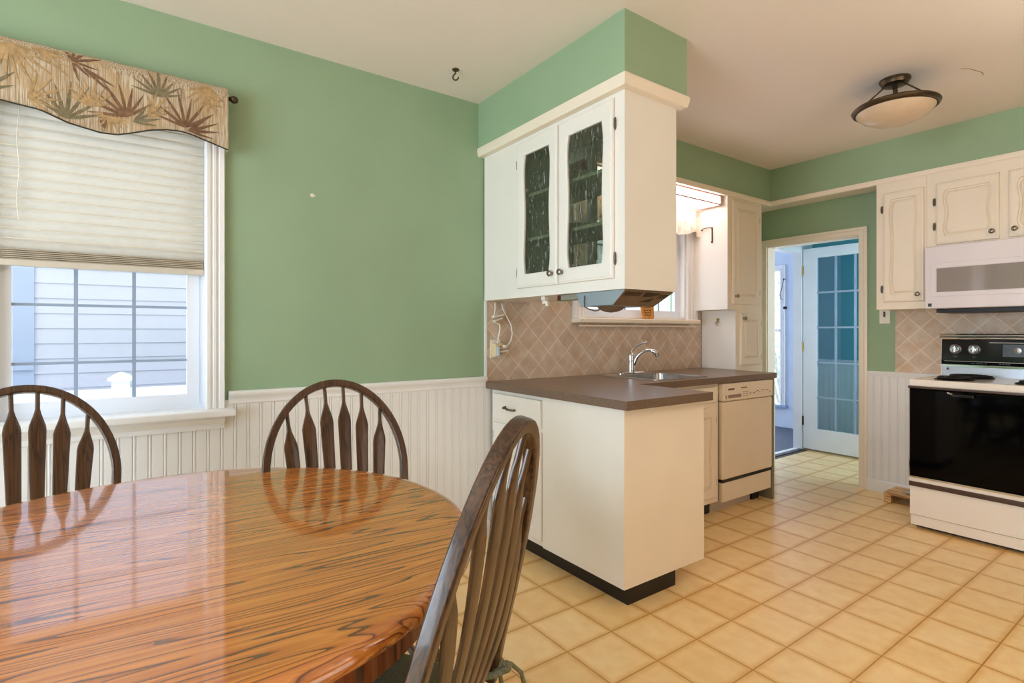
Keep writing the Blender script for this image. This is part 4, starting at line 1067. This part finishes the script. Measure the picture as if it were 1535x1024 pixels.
# ------------------------------------------------------------------ dining table
TX, TY, TR = 1.302, .071, .644
tb = thing('dining_table', 'round glossy oak pedestal dining table in the foreground', 'table', (TX, TY, 0))
b = MB(); b.lathe([(0,.720),(TR-.04,.720),(TR-.016,.7205),(TR-.004,.724),(TR,.731),(TR-.001,.738),(TR-.006,.746),(TR-.015,.752),(TR-.028,.7545),(TR-.045,.755),(0,.755)], (TX,TY,0), n=128); b.build('tabletop', M['oak_table'], tb)
b = MB(); b.lathe([(TR-.085,.640),(TR-.062,.640),(TR-.060,.720),(TR-.085,.720),(TR-.085,.640)], (TX,TY,0), n=96); b.build('apron', M['oak_dark'], tb)
b = MB(); b.lathe([(0,.10),(.11,.10),(.12,.13),(.10,.17),(.075,.20),(.085,.26),(.12,.34),(.125,.42),(.10,.50),(.07,.56),(.085,.60),(.13,.63),(.20,.66),(.28,.685),(.28,.719),(0,.719)], (TX,TY,0), n=48); b.build('pedestal', M['oak_dark'], tb)
for k in range(4):
    a = PI/4+k*PI/2; c_, s_ = math.cos(a), math.sin(a); b = MB()
    pts = [(.07,.20),(.14,.205),(.20,.17),(.26,.11),(.32,.065),(.38,.045),(.43,.04)]
    b.sweep([(TX+r*c_, TY+r*s_, z) for r, z in pts], [(math.cos(q*PI/6), math.sin(q*PI/6)) for q in range(12)], None, scales=[(.050,.032),(.05,.032),(.045,.03),(.038,.028),(.032,.026),(.034,.03),(.028,.026)]); b.build('foot', M['oak_dark'], tb)

# ------------------------------------------------------------------ dining chairs (local frame: faces +x, hoop at x = 0)
def make_chair(label, ZT=1.019, LEAN=.306, bow=.012, CW=.228, CR=.284, CW0=.205, wd=None):
    wd = wd or M['oak_chair']
    def back_x(z): return -(z-.43)*math.tan(LEAN)
    t = thing('dining_chair', label, 'chair', (0,0,0), 'hoop-back dining chairs around the table')
    # saddle seat
    def outline(i, z, k=48):
        pts = []
        for q in range(k):
            a = 2*PI*q/k; cx, cy = math.cos(a), math.sin(a)
            e = .62
            x = .185+(.225-i)*math.copysign(abs(cx)**e, cx); wy = (.235-i)*(1-.07*(x < .185)*(.185-x)/.2+.0)
            pts.append((x, wy*math.copysign(abs(cy)**e, cy), z))
        return pts
    b = MB(); b.rings([outline(.02,.405), outline(.004,.412), outline(0,.425), outline(.004,.438), outline(.015,.444), outline(.06,.440), outline(.12,.434)]); b.build('seat', wd, t)
    # hoop
    zs = ZT-CR; pts = []
    for i in range(73):
        q = -1+2*i/72.
        if abs(q) > .45:
            k = (1-abs(q))/.55; wv = CW0+(CW-CW0)*k; pts.append((math.copysign(wv, q), .43+(zs-.43)*k))
        else:
            a = q/.45*PI/2; pts.append((CW*math.sin(a), zs+CR*math.cos(a)))
    P3 = [(back_x(z), y, z) for y, z in pts]
    nv = (math.cos(LEAN), 0, math.sin(LEAN))
    rp = []
    hw, hh, r = .0145, .0125, .005
    for cx, cy, a0 in ((hw-r,hh-r,0),(-hw+r,hh-r,PI/2),(-hw+r,-hh+r,PI),(hw-r,-hh+r,PI*1.5)):
        for i in range(4): a = a0+PI/2*i/3; rp.append((cx+r*math.cos(a), cy+r*math.sin(a)))
    b = MB(); b.sweep(P3, rp, nv); b.build('back_hoop', wd, t)
    # arrow spindles
    for k in range(6):
        yb = -.115+.23*k/5; yt = -.158+.316*k/5
        ztop = zs+CR*math.sqrt(max(0, 1-(yt/CW)**2))-.012
        n = 34; path = []; sc = []
        for i in range(n+1):
            q = i/n; z = .438+(ztop-.438)*q; y = yb+(yt-yb)*q
            path.append((back_x(z)-bow*math.sin(PI*min(1,q*1.15))**1, y, z))
            d = ztop-z
            if d < .05: wv = .0062
            elif d < .11:
                s_ = (d-.05)/.06; wv = .0062+(.0225-.0062)*(s_*.6+.4*s_*s_*(3-2*s_))
            else: wv = .0225-.009*min(1, (d-.11)/.42)
            sc.append((.0062, wv))
        pr = [(math.copysign(abs(math.cos(2*PI*j/12))**.7, math.cos(2*PI*j/12)), math.copysign(abs(math.sin(2*PI*j/12))**.7, math.sin(2*PI*j/12))) for j in range(12)]
        b = MB(); b.sweep(path, pr, nv, scales=sc); b.build('spindle', wd, t)
    # turned legs
    tops = [(.32,.15),(.32,-.15),(.06,.14),(.06,-.14)]; feet = [(.385,.205),(.385,-.205),(-.03,.195),(-.03,-.195)]
    for (tx, ty), (fx, fy) in zip(tops, feet):
        ax = Vector((fx-tx, fy-ty, -.41)); ln = ax.length
        b = MB(); b.lathe([(.0,0),(.013,0),(.015,.05),(.021,.10),(.016,.115),(.022,.13),(.0235,.19),(.018,.25),(.020,.265),(.016,.28),(.0165,.33),(.012,ln-.003),(0,ln)], (tx,ty,.41), tuple(ax), 18); b.build('leg', wd, t)
    def at(i, z): q = (.41-z)/.41; return (tops[i][0]+(feet[i][0]-tops[i][0])*q, tops[i][1]+(feet[i][1]-tops[i][1])*q, z)
    for p0, p1 in ((at(0,.19),at(2,.19)),(at(1,.19),at(3,.19))):
        b = MB(); m_ = [lerp3(p0, p1, q/8) for q in range(9)]; b.tube(m_, [.007,.008,.010,.0125,.0135,.0125,.010,.008,.007], 12); b.build('stretcher', wd, t)
    b = MB(); m_ = [lerp3(lerp3(at(0,.19),at(2,.19),.5), lerp3(at(1,.19),at(3,.19),.5), q/8) for q in range(9)]; b.tube(m_, [.007,.008,.010,.0125,.0135,.0125,.010,.008,.007], 12); b.build('stretcher', wd, t)
    return t
def copy_tree(o, parent=None):
    c = o.copy(); COL.objects.link(c)
    if parent: c.parent = parent
    for ch in list(o.children): copy_tree(ch, c)
    return c
ch = make_chair('brown oak hoop-back chair in front of the dining window')
spots = [(.547, -.256, 8.6, None), (.929, .565, -5.2, 'brown oak hoop-back chair between the table and the beadboard wall'), (1.798, .453, 214.5, 'brown oak hoop-back chair seen edge-on, nearest the peninsula')]
for i, (x, y, r, lb2) in enumerate(spots):
    o = ch if i == 0 else copy_tree(ch) if i == 1 else make_chair(lb2, 1.045, .247, .020, .217, .496, .238, M['oak_chair_near'])
    o.location = (x, y, 0); o.rotation_euler = (0, 0, math.radians(r))
    if lb2: o['label'] = lb2
# cushion tied to the nearest chair
cu = thing('seat_cushion', 'grey-green seat cushion tied onto the edge-on chair', 'cushion', (0,0,0))
def cout(i, z, k=48):
    pts = []
    for q in range(k):
        a = 2*PI*q/k; cx, cy = math.cos(a), math.sin(a); e = .5
        pts.append((.20+(.195-i)*math.copysign(abs(cx)**e, cx), (.205-i)*math.copysign(abs(cy)**e, cy), z))
    return pts
b = MB(); b.rings([cout(.02,.4455), cout(.004,.451), cout(0,.458), cout(.004,.466), cout(.02,.474), cout(.07,.479), cout(.13,.477)]); b.build('pad', M['cushion'], cu)
b = MB(); b.tube([(.02,-.185,.455),(-.02,-.205,.462),(-.045,-.225,.468),(-.03,-.235,.462),(-.015,-.22,.455)], .007, 8); b.ball((-.02,-.235,.466), .017, 8); b.ball((-.035,-.245,.460), .013, 8)
b.tube([(-.02,-.24,.465),(-.04,-.262,.458),(-.06,-.275,.435),(-.072,-.278,.39)], .005, 8); b.tube([(-.02,-.24,.465),(-.01,-.265,.45),(-.012,-.275,.40)], .005, 8); b.build('tie', M['cushion'], cu)
cu.location = (1.798, .453, 0); cu.rotation_euler = (0, 0, math.radians(214.5))

# ------------------------------------------------------------------ outdoors
struct(MB().box(-12, -.16, -9, 14, -.75, -.60).build('ground', M['snow']))
nh = thing('neighbour_house', 'pale blue clapboard house wall seen through the dining window', 'house', (-3.2, 0, -.6))
b = MB(); z = -.6; 
while z < 3.2:
    b.hexa([(-3.5,-.64,z),(-3.0,-.64,z),(-3.0,4.6,z),(-3.5,4.6,z),(-3.5,-.64,z+.122),(-3.008,-.64,z+.122),(-3.008,4.6,z+.122),(-3.5,4.6,z+.122)]); z += .122
b.build('siding', M['siding'], nh)
b = MB(); b.box(-3.5, -2.99, -1.2, -.64, -.6, 3.2); b.box(-2.99, -2.97, -1.2, -.64, .90, .96); b.build('corner_board', M['sidingblue'], nh)
fe = thing('white_fence', 'white vinyl fence with a capped post outside the dining window', 'fence', (-2.2, 0, -.6))
b = MB()
for i in range(26): b.box(-2.21, -2.19, -1.5+i*.152, -1.5+i*.152+.149, -.58, .775)
b.build('boards', M['snow'], fe)
b = MB(); b.box(-2.225, -2.175, -1.5, 2.4, .70, .785, .006); b.build('top_rail', M['snow'], fe)
for yy in (-1.5, -.072, 1.4):
    b = MB(); b.box(-2.245, -2.155, yy-.055, yy+.055, -.6, .845, .004); po = b.build('post', M['snow'], fe)
    b = MB(); b.box(-2.27, -2.13, yy-.078, yy+.078, .845, .866, .005); b.rings([[(-2.2+sx*r, yy+sy*r, zz) for sx, sy in ((-1,-1),(1,-1),(1,1),(-1,1))] for r, zz in ((.066,.866),(.058,.878),(.01,.905))]); b.build('post_cap', M['snow'], po)
# bushes seen through the porch window
def bush(c, r, n, name, label):
    b = MB()
    for i in range(n):
        a = random.uniform(0, 2*PI); q = random.uniform(.1, 1)**.5; h = random.uniform(0, 1)
        p = Vector((c[0]+r*q*math.cos(a), c[1]+r*q*math.sin(a), c[2]+h*2.6)); s = random.uniform(.03, .075)
        d = Vector((random.gauss(0,1), random.gauss(0,1), random.gauss(0,1))).normalized(); e_ = d.orthogonal().normalized()
        b.add([p-d*s, p+e_*s*.4, p+d*s, p-e_*s*.4], [(0,1,2,3)])
    t = thing(name, label, 'bush', c)
    b.build('foliage', M['hedge'], t)
    b = MB()
    for i in range(7):
        a = 2*PI*i/7; b.tube([(c[0],c[1],c[2]),(c[0]+.3*r*math.cos(a),c[1]+.3*r*math.sin(a),c[2]+1.2),(c[0]+.7*r*math.cos(a),c[1]+.7*r*math.sin(a),c[2]+2.4)], [.03,.02,.008], 8)
    b.build('stem', M['bark'], t)
bush((-1.75, 8.6, -.6), .9, 900, 'snowy_bush', 'frosty green bush outside the porch window')

# ------------------------------------------------------------------ lights
def area(name, loc, direction, sx, sy, power, col):
    l = bpy.data.lights.new(name, 'AREA'); l.shape = 'RECTANGLE'; l.size = sx; l.size_y = sy; l.energy = power; l.color = col
    o = bpy.data.objects.new(name, l); COL.objects.link(o); o.location = loc
    o.rotation_euler = Vector(direction).to_track_quat('-Z', 'Y').to_euler(); return o
area('back_window_daylight', (1.9, YB+.03, 1.10), (0,1,0), 2.0, 1.7, 74, (.62, .81, 1.))
area('room_lamp', (2.2, -1.2, 2.1), (0,.5,1), 1.2, 1.2, 11, (1., .92, .84))
area('right_fill_light', (XR-.03, 1.6, .95), (-1,0,-.05), 1.5, 1.5, 13, (1., .92, .80))  # added warm fill from the right; the wall has no door
area('kitchen_fill_light', (3.3, 2.6, 2.0), (0,0,1), .9, .9, 25, (1., .88, .76))  # added up-light out of view, brightens the kitchen ceiling and floor
area('hall_fill_light', (1.34, 5.1, 1.4), (-1,.15,0), .6, 1.4, 13, (.76, .88, 1.))  # added cool fill for the hall door, jamb and floor; no window here
W = bpy.data.worlds.new('world'); scene.world = W; W.use_nodes = True
wn = W.node_tree; bg_ = wn.nodes['Background']
tcn = wn.nodes.new('ShaderNodeTexCoord'); sp_ = wn.nodes.new('ShaderNodeSeparateXYZ'); wn.links.new(tcn.outputs['Generated'], sp_.inputs[0])
rp_ = wn.nodes.new('ShaderNodeValToRGB'); wn.links.new(sp_.outputs['Z'], rp_.inputs['Fac'])
rp_.color_ramp.elements[0].color = (.97, .975, 1., 1); rp_.color_ramp.elements[1].color = (.80, .88, 1., 1)
wn.links.new(rp_.outputs['Color'], bg_.inputs['Color']); bg_.inputs['Strength'].default_value = 2.75

# ------------------------------------------------------------------ camera
cam = bpy.data.cameras.new('camera'); co = bpy.data.objects.new('camera', cam); COL.objects.link(co)
cam.sensor_fit = 'HORIZONTAL'; cam.sensor_width = 36.; cam.lens = 799.16/1535*36; cam.shift_y = -15./1535
cam.clip_start = .02
co.location = (2.660, 0, 1.204); co.rotation_euler = (PI/2, 0, math.radians(90-35.408))
scene.camera = co

vs_ = scene.view_settings; vs_.view_transform = 'Standard'; vs_.look = 'None'; vs_.gamma = 1.; vs_.use_curve_mapping = False
vs_.exposure = 0.3
scene.cycles.use_denoising = True
scene.cycles.max_bounces = 10; scene.cycles.diffuse_bounces = 6; scene.cycles.transparent_max_bounces = 16
scene.cycles.sample_clamp_indirect = 4.
